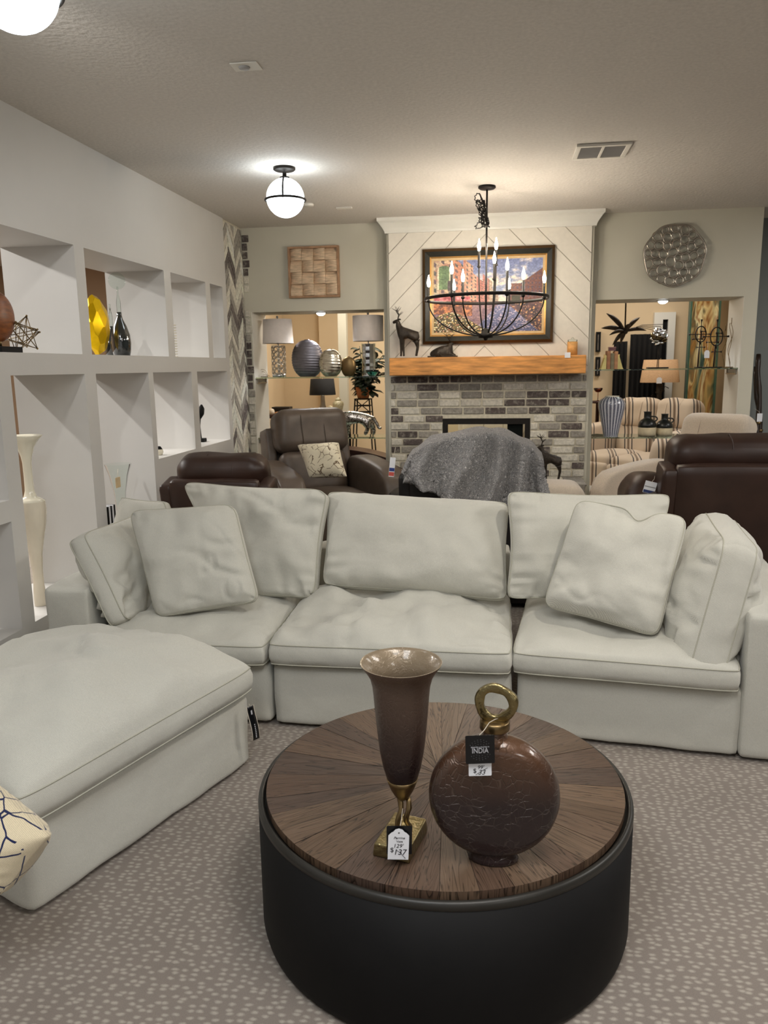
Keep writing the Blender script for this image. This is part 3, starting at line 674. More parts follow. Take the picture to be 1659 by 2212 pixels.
# ------------------------------------------------------------------ vases on the table
HX, HN = V((cos(YAW), sin(YAW), 0)), V((sin(YAW), -cos(YAW), 0))      # picture-right and towards-camera directions on the floor plan
def crackle(name, rgb, top, zr, vs=52, lines=.22, coat=.3, bs=.7):
    m = mat(name, rgb, .34, noise_amt=0, coat=coat); nt = m.node_tree; N = nt.nodes; L = nt.links; b = N['Principled BSDF']
    tc = N['Texture Coordinate']
    d = N.new('ShaderNodeTexNoise'); d.inputs['Scale'].default_value = 9; L.new(tc.outputs['Object'], d.inputs[0])
    ad = N.new('ShaderNodeVectorMath'); ad.operation = 'MULTIPLY_ADD'; ad.inputs[1].default_value = (.09, .09, .09); L.new(d.outputs[1], ad.inputs[0]); L.new(tc.outputs['Object'], ad.inputs[2])
    v = N.new('ShaderNodeTexVoronoi'); v.feature = 'DISTANCE_TO_EDGE'; v.inputs['Scale'].default_value = vs; L.new(ad.outputs[0], v.inputs[0])
    r = N.new('ShaderNodeValToRGB'); r.color_ramp.elements[0].position = 0; r.color_ramp.elements[1].position = .06; L.new(v.outputs[0], r.inputs[0])
    mk = N.new('ShaderNodeTexNoise'); mk.inputs['Scale'].default_value = 16; mk.inputs['Detail'].default_value = 2; L.new(tc.outputs['Object'], mk.inputs[0])
    mr_ = N.new('ShaderNodeMapRange'); mr_.inputs[1].default_value = .42; mr_.inputs[2].default_value = .56; mr_.inputs[3].default_value = 1; mr_.inputs[4].default_value = 0; L.new(mk.outputs[0], mr_.inputs[0])
    cm = N.new('ShaderNodeMath'); cm.operation = 'MAXIMUM'; L.new(r.outputs[0], cm.inputs[0]); L.new(mr_.outputs[0], cm.inputs[1]); r = cm
    n = N.new('ShaderNodeTexNoise'); n.inputs['Scale'].default_value = 10; n.inputs['Detail'].default_value = 5; L.new(tc.outputs['Object'], n.inputs[0])
    # the glass is tinted bronze at the shoulder and dark plum towards the foot
    sx = N.new('ShaderNodeSeparateXYZ'); L.new(tc.outputs['Object'], sx.inputs[0])
    a = N.new('ShaderNodeMapRange'); a.inputs[1].default_value = zr[0]; a.inputs[2].default_value = zr[1]; L.new(sx.outputs[2], a.inputs[0])
    mx = N.new('ShaderNodeMix'); mx.data_type = 'RGBA'; L.new(a.outputs[0], mx.inputs[0]); mx.inputs[6].default_value = (*lin(rgb), 1); mx.inputs[7].default_value = (*lin(top), 1)
    s = N.new('ShaderNodeMapRange'); s.inputs[3].default_value = .6; s.inputs[4].default_value = 1.4; L.new(n.outputs[0], s.inputs[0])
    sc = N.new('ShaderNodeVectorMath'); sc.operation = 'SCALE'; L.new(mx.outputs[2], sc.inputs[0]); L.new(s.outputs[0], sc.inputs[3])
    iv = N.new('ShaderNodeMath'); iv.operation = 'MULTIPLY_ADD'; iv.inputs[1].default_value = -lines; iv.inputs[2].default_value = lines; L.new(r.outputs[0], iv.inputs[0]); m4 = N.new('ShaderNodeMix'); m4.data_type = 'RGBA'; L.new(iv.outputs[0], m4.inputs[0]); L.new(sc.outputs[0], m4.inputs[6]); m4.inputs[7].default_value = (.32, .24, .19, 1); L.new(m4.outputs[2], b.inputs['Base Color'])  # crack lines mixed lighter, a ridge highlight put into the colour
    b1 = N.new('ShaderNodeBump'); b1.inputs['Strength'].default_value = bs; b1.inputs['Distance'].default_value = .003; L.new(r.outputs[0], b1.inputs['Height'])
    b2 = N.new('ShaderNodeBump'); b2.inputs['Strength'].default_value = .3; b2.inputs['Distance'].default_value = .003
    n5 = N.new('ShaderNodeTexNoise'); n5.inputs['Scale'].default_value = 70; n5.inputs['Distortion'].default_value = 1.5; L.new(tc.outputs['Object'], n5.inputs[0]); L.new(n5.outputs[0], b2.inputs['Height'])
    L.new(b1.outputs[0], b2.inputs['Normal']); L.new(b2.outputs[0], b.inputs['Normal'])
    b.inputs['Metallic'].default_value = .25
    return m
vx, vy = -.212, 1.672
def zpx(py, y): return at(877, py, y).z
def wpx(w_, p): return w_*(p-CAMP).dot(FWD)/F_PX
t = thing('goblet_vase', 'tall flared plum crackle glass vase on twisted stems above a brass block', 'vase', (vx, vy, TZ))
G = Matrix.Translation((vx-.003, vy-.004, TZ)) @ Matrix.Rotation(radians(-13), 4, 'Z')
mb = MB(); h = .034
mb.add([G @ V(q) for q in ((-.046,-.072,.0),(.046,-.072,.0),(.044,.07,.0),(-.044,.07,.0),(-.043,-.068,h-.003),(.043,-.068,h),(.041,.066,h-.001),(-.041,.066,h+.001))], [(0,3,2,1),(4,5,6,7),(0,1,5,4),(1,2,6,5),(2,3,7,6),(3,0,4,7)], False)
mb.build('base_block', M['brass'], t, bevel=.004)
zc0, zc1 = zpx(1728, vy), zpx(1680, vy)
for s in (-1, 1):
    pts = [(vx+s*(.010+.004*sin(k*1.1+s))+.003, vy+.014*cos(k*.5+s)*s, TZ+h-.004+(zc0-TZ-h+.012)*k/8) for k in range(9)]
    MB().tube(pts, [.0055+.0015*abs(sin(k*1.3)) for k in range(9)], 8).build('stem', M['dbrass'], t)
cup = [(.001, zc0), (.008, zc0+.001), (.018, zc0+.012), (.028, zc0+.030), (.0345, zc1-.010), (.0375, zc1), (.0350, zc1), (.026, zc0+.034), (.001, zc0+.008)]
MB().lathe(cup, (vx, vy, 0), 40).build('cup', M['dbrass'], t)
prof = []
for py, hw in ((1702, 1), (1700, 16), (1694, 26), (1680, 33), (1655, 41), (1620, 48), (1580, 53), (1540, 57), (1500, 60.5), (1480, 63), (1462, 68), (1447, 77), (1436, 86), (1430, 89)):
    P = at(877, py, vy); prof.append((max(.0005, wpx(hw, P)), P.z))
inn = [(max(.0003, r-.0045), z+.0012) for r, z in prof[::-1]]
inn[0] = (prof[-1][0]-.003, prof[-1][1])
MB().lathe(prof, (vx, vy, 0), 72, cap=False).build('bowl', crackle('plum_crackle_glass', (34, 20, 22), (92, 74, 62), (.20, .44), 105, .10, .12, .35), t)
MB().lathe([prof[-1]]+inn[:-1]+[(.0003, inn[-1][1]+.004)], (vx, vy, 0), 72, cap=False).build('bowl_lining', crackle('bronze_lining', (56, 42, 36), (134, 118, 96), (.32, .43), 90, .10, .5, .35), t)
# flask
fx, fy = .008, 1.635; fc = at(1067, 1699, fy); FR = wpx(141, fc); fc.z = TZ+.013+FR*.985
t = thing('flask_vase', 'round flat bronze crackle glass bottle with a brass ring stopper', 'vase', (fx, fy, TZ))
Rf = Matrix.Translation(fc) @ Matrix.Rotation(YAW-.10, 4, 'Z') @ Matrix.Rotation(pi/2, 4, 'X')
hw = .040; pr = [(.0005, -hw*.82)]
for k in range(13):
    a = -pi/2+pi*k/12; pr.append((FR-.034+.034*cos(a)*1.0, hw*sin(a)*(1 if abs(sin(a)) < .99 else 1)))
pr.append((.0005, hw*.82))
pr = [(.0005, -hw*.98), (FR*.5, -hw)]+pr[1:-1]+[(FR*.5, hw), (.0005, hw*.98)]
mb = MB().lathe(pr, (0, 0, 0), 96, M=Rf, cap=False)
zb = fc.z-FR
mb.lathe([(.0005, TZ+.001), (.056, TZ+.001), (.058, TZ+.006), (.054, TZ+.012), (.052, zb+.012), (.056, zb+.030)], (fc.x, fc.y, 0), 48, 1, .62)
ztop = fc.z+FR
mb.lathe([(.040, ztop-.018), (.030, ztop-.006), (.0265, ztop+.004), (.0255, ztop+.028), (.001, ztop+.028)], (fc.x, fc.y, 0), 40, 1, .9)
mb.build('bottle', crackle('bronze_crackle_glass', (36, 22, 23), (96, 66, 44), (.15, .33), 58, .16, .6, .6), t)
zs = ztop+.026
MB().lathe([(.001, zs-.012), (.0325, zs-.012), (.0335, zs-.010), (.0335, zs+.006), (.031, zs+.009), (.018, zs+.010), (.001, zs+.010)], (fc.x, fc.y, 0), 40).build('stopper', M['dbrass'], t)
rc = V((fc.x+.002, fc.y, zs+.008+.040)); mb = MB(); n = 40
Rr = Matrix.Rotation(YAW-.25, 4, 'Z')
def ringp(u, v):
    a = 2*pi*u; b = 2*pi*v; R1 = .0375+.0016*sin(3*a+1); rw = .0100+.0010*sin(5*a); dy = .0075+.002*cos(2*a)
    cb, sb = max(-1, min(1, 1.35*cos(b))), max(-1, min(1, 1.35*sin(b))); q = V(((R1+rw*cb)*cos(a), dy*sb, (R1+rw*cb)*sin(a)*.97))
    return rc + Rr @ q
mb.grid(ringp, 44, 12, True, True, True); mb.build('ring_handle', M['brass'], t)
# ------------------------------------------------------------------ price tags
def card_frame(c, tilt=0, yaw=0):
    ex = V((cos(YAW+yaw), sin(YAW+yaw), 0)); n = V((sin(YAW+yaw), -cos(YAW+yaw), 0)); ez = V((0, 0, 1))
    R = Matrix.Rotation(tilt, 3, n); ex, ez = R @ ex, R @ ez
    return Matrix(((ex.x, ez.x, n.x, c.x), (ex.y, ez.y, n.y, c.y), (ex.z, ez.z, n.z, c.z), (0, 0, 0, 1)))
def rrect(w_, h_, r, n=5):
    pts = []
    for cx, cy, a0 in ((w_/2-r, h_/2-r, 0), (-w_/2+r, h_/2-r, 90), (-w_/2+r, -h_/2+r, 180), (w_/2-r, -h_/2+r, 270)):
        for k in range(n): a = radians(a0+90*k/(n-1)); pts.append((cx+r*cos(a), cy+r*sin(a)))
    return pts
def card(name, poly, mt, parent, Mx, th=.0008): return MB().prism(poly, -th/2, th/2, 'z', Mx).build(name, mt, parent)
M['print'] = mat('silver_print', (190, 190, 194), .5, noise_amt=0)
M['printd'] = mat('grey_print', (64, 64, 66), .5, noise_amt=0)
# vase tag
c = at(862, 1817, 1.575); s1 = wpx(1, c)
t = thing('price_tag', 'white scalloped price tag on a black card hanging from the goblet vase', 'price tag', (c.x, c.y, c.z-.04))
card('backing_card', rrect(55*s1, 68*s1, .003), M['cardblack'], t, card_frame(c+V((0, .004, 0)), radians(-1)))
Tf = card_frame(at(861, 1824, 1.572)+V((0, 0, 0)), radians(-2)); w_, h_ = 44*s1, 72*s1
poly = [(-w_/2-.001, -h_/2), (w_/2, -h_/2), (w_/2+.0005, h_/2-.016), (w_/2-.003, h_/2-.012), (w_/2-.006, h_/2-.009), (w_/2-.010, h_/2-.007), (w_/2-.015, h_/2-.001), (0, h_/2+.0015), (-w_/2+.015, h_/2-.001), (-w_/2+.010, h_/2-.007), (-w_/2+.006, h_/2-.009), (-w_/2+.003, h_/2-.012), (-w_/2-.0005, h_/2-.016)]
card('tag_card', poly, M['white'], t, Tf)
def tx(s, size, x, y, F, name='lettering', **k): text_mesh(name, s, size, M['ink'], t, F @ Matrix.Translation((x, y, .0007)), **k)
tx('Perrine', .0085, .001, .016, Tf, shear=.3); tx('Vase', .0078, .002, .0075, Tf); tx("129'", .0135, -.001, -.004, Tf, shear=.2)
tx('$', .016, -.0145, -.014, Tf); tx('137', .0195, .003, -.0195, Tf, shear=.15)
MB().tube([Tf @ V((-.004, -.014, .001)), Tf @ V((.006, -.022, .001)), Tf @ V((.016, -.034, .001))], .0005, 5).build('strike_mark', M['ink'], t)
MB().lathe([(.0001, 0), (.0018, 0), (.0018, .0003), (.0001, .0003)], (0, 0, 0), 12, M=Tf @ Matrix.Translation((0, .0285, .0006))).build('eyelet', M['ink'], t)
v = Tf @ V((0, .0285, .001)); MB().tube([v, v.lerp(V((vx+.002, vy-.01, zc0-.02)), .5)+V((0, 0, -.002)), V((vx+.002, vy-.012, zc0-.015))], .0006, 5).build('string', M['paper'], t)
# bottle tags
c = at(1037, 1619, 1.562); s1 = wpx(1, c)
t = thing('hang_tag', 'square black hang tag reading INDIA on the neck of the flask vase', 'tag', (c.x, c.y, c.z-.035))
Tf = card_frame(c, radians(1.5)); card('tag_card', rrect(63*s1, 66*s1, .003), M['cardblack'], t, Tf)
text_mesh('lettering', 'INDIA', .0145, M['print'], t, Tf @ Matrix.Translation((.000, -.003, .0007)) @ Matrix.Diagonal((.92, 1.15, 1, 1)))
text_mesh('small_lettering', 'DESIGNED & CRAFTED IN', .0034, M['print'], t, Tf @ Matrix.Translation((.000, .0055, .0007)))
mb = MB()
for ring, cnt in ((.008, 8), (.0135, 14), (.019, 18), (.0235, 22)):
    for k in range(cnt):
        a = 2*pi*k/cnt+ring*40
        if abs(ring*sin(a)+.001) < .0095: continue
        mb.lathe([(.0001, 0), (.0011, 0), (.0011, .0002), (.0001, .0002)], (0, 0, 0), 6, M=Tf @ Matrix.Translation((ring*cos(a), ring*sin(a)-.001, .0005)))
mb.build('medallion_print', M['printd'], t)
v = Tf @ V((-.001, .033, 0)); nk = V((fc.x-.012, fc.y-.022, zs+.012))
MB().tube([v, v.lerp(nk, .5)+V((0, -.006, 0)), nk, nk+V((.012, .004, .006)), nk+V((.02, .018, .002))], .0007, 5).build('string', M['paper'], t)
c = at(1037, 1652, 1.570)
t = thing('price_tag', 'white handwritten price tag behind the black tag on the flask vase', 'price tag', (c.x, c.y, c.z-.04))
Tf = card_frame(c, radians(1)); card('tag_card', rrect(50*s1, 52*s1, .002), M['white'], t, Tf)
tx("99'", .012, .001, -.006, Tf, shear=.2); tx('$', .0145, -.0115, -.014, Tf); tx('33', .016, .003, -.018, Tf, shear=.25)
MB().tube([Tf @ V((-.010, -.023, .001)), Tf @ V((.004, -.014, .001)), Tf @ V((.016, -.007, .001))], .0004, 5).build('strike_mark', M['ink'], t)
# ------------------------------------------------------------------ ceiling fixtures
def wp(px, P): return px*(V(P)-CAMP).dot(FWD)/F_PX
def globe_light(x, y, label):
    t = thing('ceiling_light', label, 'ceiling light', (x, y, ZC-.30), 0, None)
    g = V((x, y, ZC-.175)); r = .115
    MB().lathe([(.0001, -.0005), (.066, -.0005), (.068, -.012), (.06, -.018), (.012, -.022), (.012, -.05), (.03, -.055), (.03, -.068), (.0001, -.068)][::-1], (x, y, ZC)).build('canopy', M['blackm'], t)
    MB().sphere(g, r, 36, 24).build('glass_globe', M['globe'], t)
    mb = MB(); mb.tube([(x+(r+.006)*cos(a*pi/24), y+(r+.006)*sin(a*pi/24), g.z-.012) for a in range(48)], .0075, 8, closed=True)
    mb.build('ring_band', M['blackm'], t)
    mb = MB()
    for s in (radians(-82), radians(98)):
        mb.tube([(x+(r+.005)*cos(s)*sin(k*pi/2/10*1.0), y+(r+.005)*sin(s)*sin(k*pi/2/10), g.z+(r+.005)*cos(k*pi/2/10)) for k in range(0, 11)]+[(x+(r+.006)*cos(s), y+(r+.006)*sin(s), g.z-.02)], .006, 6)
    mb.build('strap', M['blackm'], t)
globe_light(-1.306, 4.905, 'white glass globe ceiling light in a black ring, left of the chandelier')
p = atz(30, -32, ZC-.175)
globe_light(p.x, p.y, 'glowing globe ceiling light cut off at the top left of the photo')
def chandelier():
    cx, cy = -.094, 5.664
    t = thing('chandelier', 'black iron ring chandelier with candle bulbs hanging before the painting', 'chandelier', (cx, cy, at(1053, 733, cy).z))
    MB().lathe([(.0001, ZC-.001), (.058, ZC-.001), (.060, ZC-.012), (.05, ZC-.020), (.010, ZC-.024), (.0001, ZC-.024)][::-1], (cx, cy, 0)).build('canopy', M['blackm'], t)
    zh = at(1053, 725, cy).z
    MB().tube([(cx, cy, ZC-.02), (cx, cy, zh)], .0065, 8).build('rod', M['blackm'], t)
    rnd = random.Random(4); pts = []; z0, z1 = at(1046, 428, cy).z, at(1046, 486, cy).z
    mb = MB()
    for k in range(9):
        cp = V((cx-.05+.03*k/8+rnd.uniform(-.02, .02), cy-.02, z0+(z1-z0)*k/8)); r1 = rnd.uniform(.025, .05)
        a0 = rnd.uniform(0, 6); ax = V((rnd.uniform(-1, 1), rnd.uniform(-1, 1), rnd.uniform(-.5, .5))).normalized(); q = ax.orthogonal().normalized(); w_ = ax.cross(q)
        mb.tube([cp+(q*cos(b*pi/8+a0)+w_*sin(b*pi/8+a0))*r1*(1+.2*sin(3*b)) for b in range(16)], .0035, 5, closed=True)
    for k in range(10):
        a = V((cx-.045, cy-.02, z0-.02)); mb.tube([a+V((rnd.uniform(-.03, .03)+.04*j/6, rnd.uniform(-.02, .02), (z1-z0)*j/6)) for j in range(7)], .0035, 5)
    mb.build('cable_coil', M['blackm'], t)
    R = (at(1188, 645, cy).x-at(920, 645, cy).x)/2; zr = at(1053, 645, cy).z
    mb = MB()
    mb.grid(lambda u, v: V((cx+(R+.004*cos(2*pi*v))*cos(2*pi*u), cy+(R+.004*cos(2*pi*v))*sin(2*pi*u), zr+.011*sin(2*pi*v))), 72, 8, True, True, True)
    mb.build('ring_band', M['blackm'], t)
    MB().lathe([(.0001, zh-.035), (.012, zh-.03), (.016, zh-.018), (.05, zh-.014), (.052, zh+.012), (.03, zh+.02), (.03, zh+.04), (.012, zh+.05), (.0001, zh+.05)], (cx, cy, 0), 24).build('hub', M['blackm'], t)
    def lamp(x, y, zb, base_z):
        # arm from hub up to the candle
        a = MB(); d = V((x-cx, y-cy, 0)); n = 14; pts = []
        for k in range(n+1):
            s = k/n; r_ = sin(s*pi/2); pts.append((cx+d.x*r_, cy+d.y*r_, zh+(base_z-.02-zh)*(1-cos(s*pi/2))**1.0))
        a.tube(pts, .0052, 7); a.build('arm', M['blackm'], t)
        c = MB().lathe([(.0001, base_z-.03), (.008, base_z-.025), (.013, base_z-.02), (.013, base_z-.012), (.0085, base_z-.01), (.0085, zb-.035), (.0001, zb-.035)], (x, y, 0), 12); c = c.build('candle', M['blackm'], t)
        MB().lathe([(.0001, zb-.035), (.008, zb-.030), (.0115, zb-.010), (.0105, zb+.004), (.0048, zb+.024), (.0016, zb+.042), (.0001, zb+.046)], (x, y, 0), 12).build('bulb', M['bulb'], c)
    for px, py, dy in ((926, 609, 0), (1176, 600, -.03), (976, 580, -.36), (1096, 572, -.36), (1000, 597, -.2), (1131, 592, -.24), (981, 617, .36), (1100, 614, .34)):
        P = at(px, py, cy+dy); d = V((P.x-cx, P.y-cy, 0)); k = R*.97/d.length if d.length < R*.99 else 1
        lamp(P.x, P.y, P.z, zr+.01)
    for px, py, dy in ((1035, 531, -.05), (1072, 528, .04), (1068, 558, -.10)):
        P = at(px, py, cy+dy); lamp(P.x, P.y, P.z, P.z-.12)
chandelier()
def downlight(px, py, Y, z, label):
    x = at(px, py, Y).x; t = thing('downlight', label, 'downlight', (x, Y, z-.012))
    MB().lathe([(.0001, z-.030), (.020, z-.027), (.036, z-.016), (.042, z-.001), (.0001, z-.001)], (x, Y, 0), 24, cap=False).build('lens', M['down'], t)
    MB().lathe([(.0425, z-.008), (.054, z-.006), (.054, z-.0005), (.0425, z-.0005)], (x, Y, 0), 24).build('trim_ring', M['trimw'], t)
    spot('downlight_spot', (x, Y, z-.04), (x, Y-.02, 0), 16, (.96, .97, 1), 130, .7, .03)
downlight(693, 673, 7.06, LO[3], 'small round recessed downlight above the left glass display shelf')
downlight(1432, 650, 7.06, RO[3], 'small round recessed downlight above the right glass display shelf')
def vent():
    x0, x1, y0, y1 = .413, .714, 4.735, 5.03; z = ZC
    t = thing('ceiling_vent', 'square white ceiling air vent with two grey grilles', 'vent', ((x0+x1)/2, (y0+y1)/2, z-.02))
    mb = MB(); b = .028; xm = (x0+x1)/2
    for lo, hi in (((x0, y0), (x1, y0+b)), ((x0, y1-b), (x1, y1)), ((x0, y0+b), (x0+b, y1-b)), ((x1-b, y0+b), (x1, y1-b)), ((xm-.008, y0+b), (xm+.008, y1-b))):
        mb.box((*lo, z-.014), (*hi, z-.0005))
    mb.build('frame', M['vent'], t, bevel=.003)
    for a, c in ((x0+b, xm-.008), (xm+.008, x1-b)):
        mb = MB().box((a, y0+b, z-.004), (c, y1-b, z-.0008)); n = 18
        for k in range(n):
            y = y0+b+(y1-y0-2*b)*(k+.5)/n; mb.box((a, y-.0045, z-.011), (c, y-.0015, z-.004))
        mb.build('grille', M['ventg'], t)
vent()
t = thing('ceiling_speaker_plate', 'small rectangular clear plate on the ceiling, left of centre', 'ceiling plate', (-1.02, 3.3, ZC-.012))
MB().box((-1.078, 3.257, ZC-.006), (-.965, 3.342, ZC-.0005)).build('plate', M['vent'], t, bevel=.003)
MB().lathe([(.0001, ZC-.012), (.02, ZC-.012), (.024, ZC-.006), (.0001, ZC-.006)], (-1.03, 3.30, 0), 24).build('sensor_dome', M['ventg'], t)
mb = MB(); p = V((-1.18, 6.15, ZC)); mb.box((p.x-.06, p.y-.02, ZC-.012), (p.x+.06, p.y+.02, ZC-.0005)); tag(mb.build('ceiling_plate', M['vent'], bevel=.003), 'thin white plate on the ceiling just before the back wall', 'ceiling plate')
p = atz(660, 440, ZC); mb = MB().lathe([(.0001, ZC-.02), (.04, ZC-.018), (.045, ZC-.0005), (.0001, ZC-.0005)], (p.x+.02, p.y, 0), 24); tag(mb.build('smoke_detector', M['vent']), 'round smoke detector on the ceiling behind the globe light', 'smoke detector')
# ------------------------------------------------------------------ mantel and what stands on it
m_l, m_r, m_zb, m_zt = -.895, .690, 1.427, 1.572
M['mantel'] = None
def mantelmat():
    m = mat('honey_pine_beam', (214, 150, 82), .5, noise_amt=.22, nscale=5, bump=.3, bscale=30, bdist=.004, stretch=(1.2, 9, 9)); return m
M['mantel'] = mantelmat()
mb = MB().box((m_l, 6.49, m_zb), (m_r, 6.698, m_zt)); tag(mb.build('mantel_shelf', M['mantel'], bevel=.006), 'thick honey pine beam mantel above the brick fireplace', 'mantel')
def deer_standing(name, label, foot, s, mt, flip=1, group=None, antl=1):
    t = thing(name, label, 'deer figurine', foot, 0, group); F = V(foot)+V((0, 0, .006))
    P = []; E = []
    def a(x, y, z, r, prev=None):
        P.append((F.x+x*s*flip, F.y+y*s, F.z+z*s, r*s*1.75)); i = len(P)-1
        if prev is not None: E.append((prev, i))
        return i
    h = a(.16, 0, .58, .075); m_ = a(0, 0, .60, .070, h); c = a(-.16, 0, .60, .085, m_)
    n1 = a(-.24, 0, .72, .055, c); n2 = a(-.27, 0, .84, .04, n1); hd = a(-.285, 0, .92, .042, n2); mz = a(-.37, 0, .88, .024, hd); a(-.41, 0, .865, .017, mz)
    a(.26, 0, .60, .02, h)
    for sy in (-1, 1):
        k = a(.19, sy*.045, .42, .045, h); q = a(.235, sy*.045, .25, .02, k); f = a(.20, sy*.045, .06, .015, q); a(.19, sy*.045, .018, .02, f)
        k = a(-.17, sy*.045, .44, .038, c); q = a(-.165+.02*sy, sy*.045, .24, .02, k); f = a(-.16+.03*sy, sy*.045, .06, .015, q); a(-.17+.03*sy, sy*.045, .018, .02, f)
    skin('body', P, E, mt, t, 2)
    mb = MB(); H = V((F.x-.275*s*flip, F.y, F.z+.95*s))
    for sy in (-1, 1):
        main = [H+V((flip*(.0), sy*.015, 0))*s, H+V((flip*(.03), sy*.07, .10))*s, H+V((flip*(-.01), sy*.13, .20))*s, H+V((flip*(-.05), sy*.12, .32))*s]
        mb.tube(main, [.012*s, .010*s, .008*s, .003*s], 7)
        for b, d in ((1, (-.08, .02, .12)), (2, (.08, .05, .10)), (2, (-.12, .04, .06)), (1, (.10, .04, .08))):
            q = main[b]; mb.tube([q, q+V((flip*d[0]*.6, sy*d[1]*.5, d[2]*.6))*s, q+V((flip*d[0], sy*d[1], d[2]*1.1))*s], [.009*s, .007*s, .002*s], 6)
        mb.tube([H+V((flip*.01, sy*.02, -.02))*s, H+V((flip*.05, sy*.08, .0))*s, H+V((flip*.07, sy*.11, -.0))*s], [.01*s, .022*s, .004*s], 6)
    mb.build('antlers', mt, t)
p = at(885, 772, 6.60); deer_standing('deer_figurine', 'dark bronze standing stag figurine at the left end of the mantel', (p.x-.008, 6.60, m_zt), .325, M['bronze'])
def deer_lying():
    p = at(955, 770, 6.58); t = thing('deer_figurine', 'dark bronze lying stag figurine on the mantel under the painting', 'deer figurine', (p.x, 6.60, m_zt)); F = V((p.x, 6.60, m_zt)); s = .30
    P = []; E = []
    def a(x, y, z, r, prev=None):
        P.append((F.x+x*s, F.y+y*s, F.z+z*s, r*s*1.7)); i = len(P)-1
        if prev is not None: E.append((prev, i))
        return i
    h = a(-.24, 0, .13, .10); m_ = a(-.05, 0, .15, .10, h); c = a(.14, 0, .16, .095, m_); a(-.36, 0, .09, .04, h)
    n1 = a(.22, 0, .27, .055, c); n2 = a(.24, 0, .37, .042, n1); mz = a(.32, 0, .355, .025, n2)
    f = a(.26, -.05, .06, .04, c); g_ = a(.38, -.05, .03, .025, f); q = a(-.12, -.11, .05, .045, h); a(.06, -.11, .03, .02, q)
    skin('body', P, E, M['bronze'], t, 2)
    MB().box((F.x-.40*s, F.y-.15*s, F.z+.0005), (F.x+.42*s, F.y+.15*s, F.z+.012)).build('plinth', M['bronze'], t, bevel=.003)
    mb = MB(); H = V((F.x+.23*s, F.y, F.z+.40*s))
    for sy in (-1, 1):
        main = [H+V((0, sy*.02, 0))*s, H+V((-.05, sy*.08, .10))*s, H+V((sy*.06-.04, sy*.14, .18))*s, H+V((sy*.1, sy*.15, .26))*s]
        mb.tube(main, [.012*s, .012*s, .009*s, .003*s], 7)
        for b, d in ((1, (.10, .02, .08)), (2, (-.12, .03, .08)), (2, (.10, .03, .05)), (1, (-.14, .0, .04))):
            q = main[b]; mb.tube([q, q+V(d)*s], [.010*s, .003*s], 6)
    mb.build('antlers', M['bronze'], t)
deer_lying()
p = at(1236, 764, 6.60); t = thing('jar_candle', 'small amber jar candle with a glass lid at the right end of the mantel', 'candle', (p.x, 6.6, m_zt))
r = wp(11, p); hh = at(1236, 739, 6.6).z-m_zt
MB().lathe([(.0001, m_zt+.001), (r, m_zt+.001), (r, m_zt+hh), (r*.85, m_zt+hh+.004), (.0001, m_zt+hh+.004)], (p.x, 6.6, 0), 28).build('wax_jar', M['cork'], t)
MB().lathe([(r*.9, m_zt+hh+.004), (r*.92, m_zt+hh+.018), (r*.3, m_zt+hh+.024), (.012, m_zt+hh+.03), (.0001, m_zt+hh+.04)], (p.x, 6.6, 0), 24).build('glass_lid', M['glass'], t)
p = at(1226, 767, 6.485); t = thing('price_tag', 'little white price tag hanging over the front edge of the mantel', 'price tag', (p.x, 6.485, p.z-.02))
MB().box((p.x-wp(6, p), 6.482, p.z-.021), (p.x+wp(6, p), 6.484, p.z+.021)).build('tag_card', M['white'], t)
MB().tube([(p.x, 6.483, p.z+.018), (p.x+.01, 6.50, m_zt+.004), (p.x+.02, 6.58, m_zt+.006)], .001, 5).build('string', M['paper'], t)
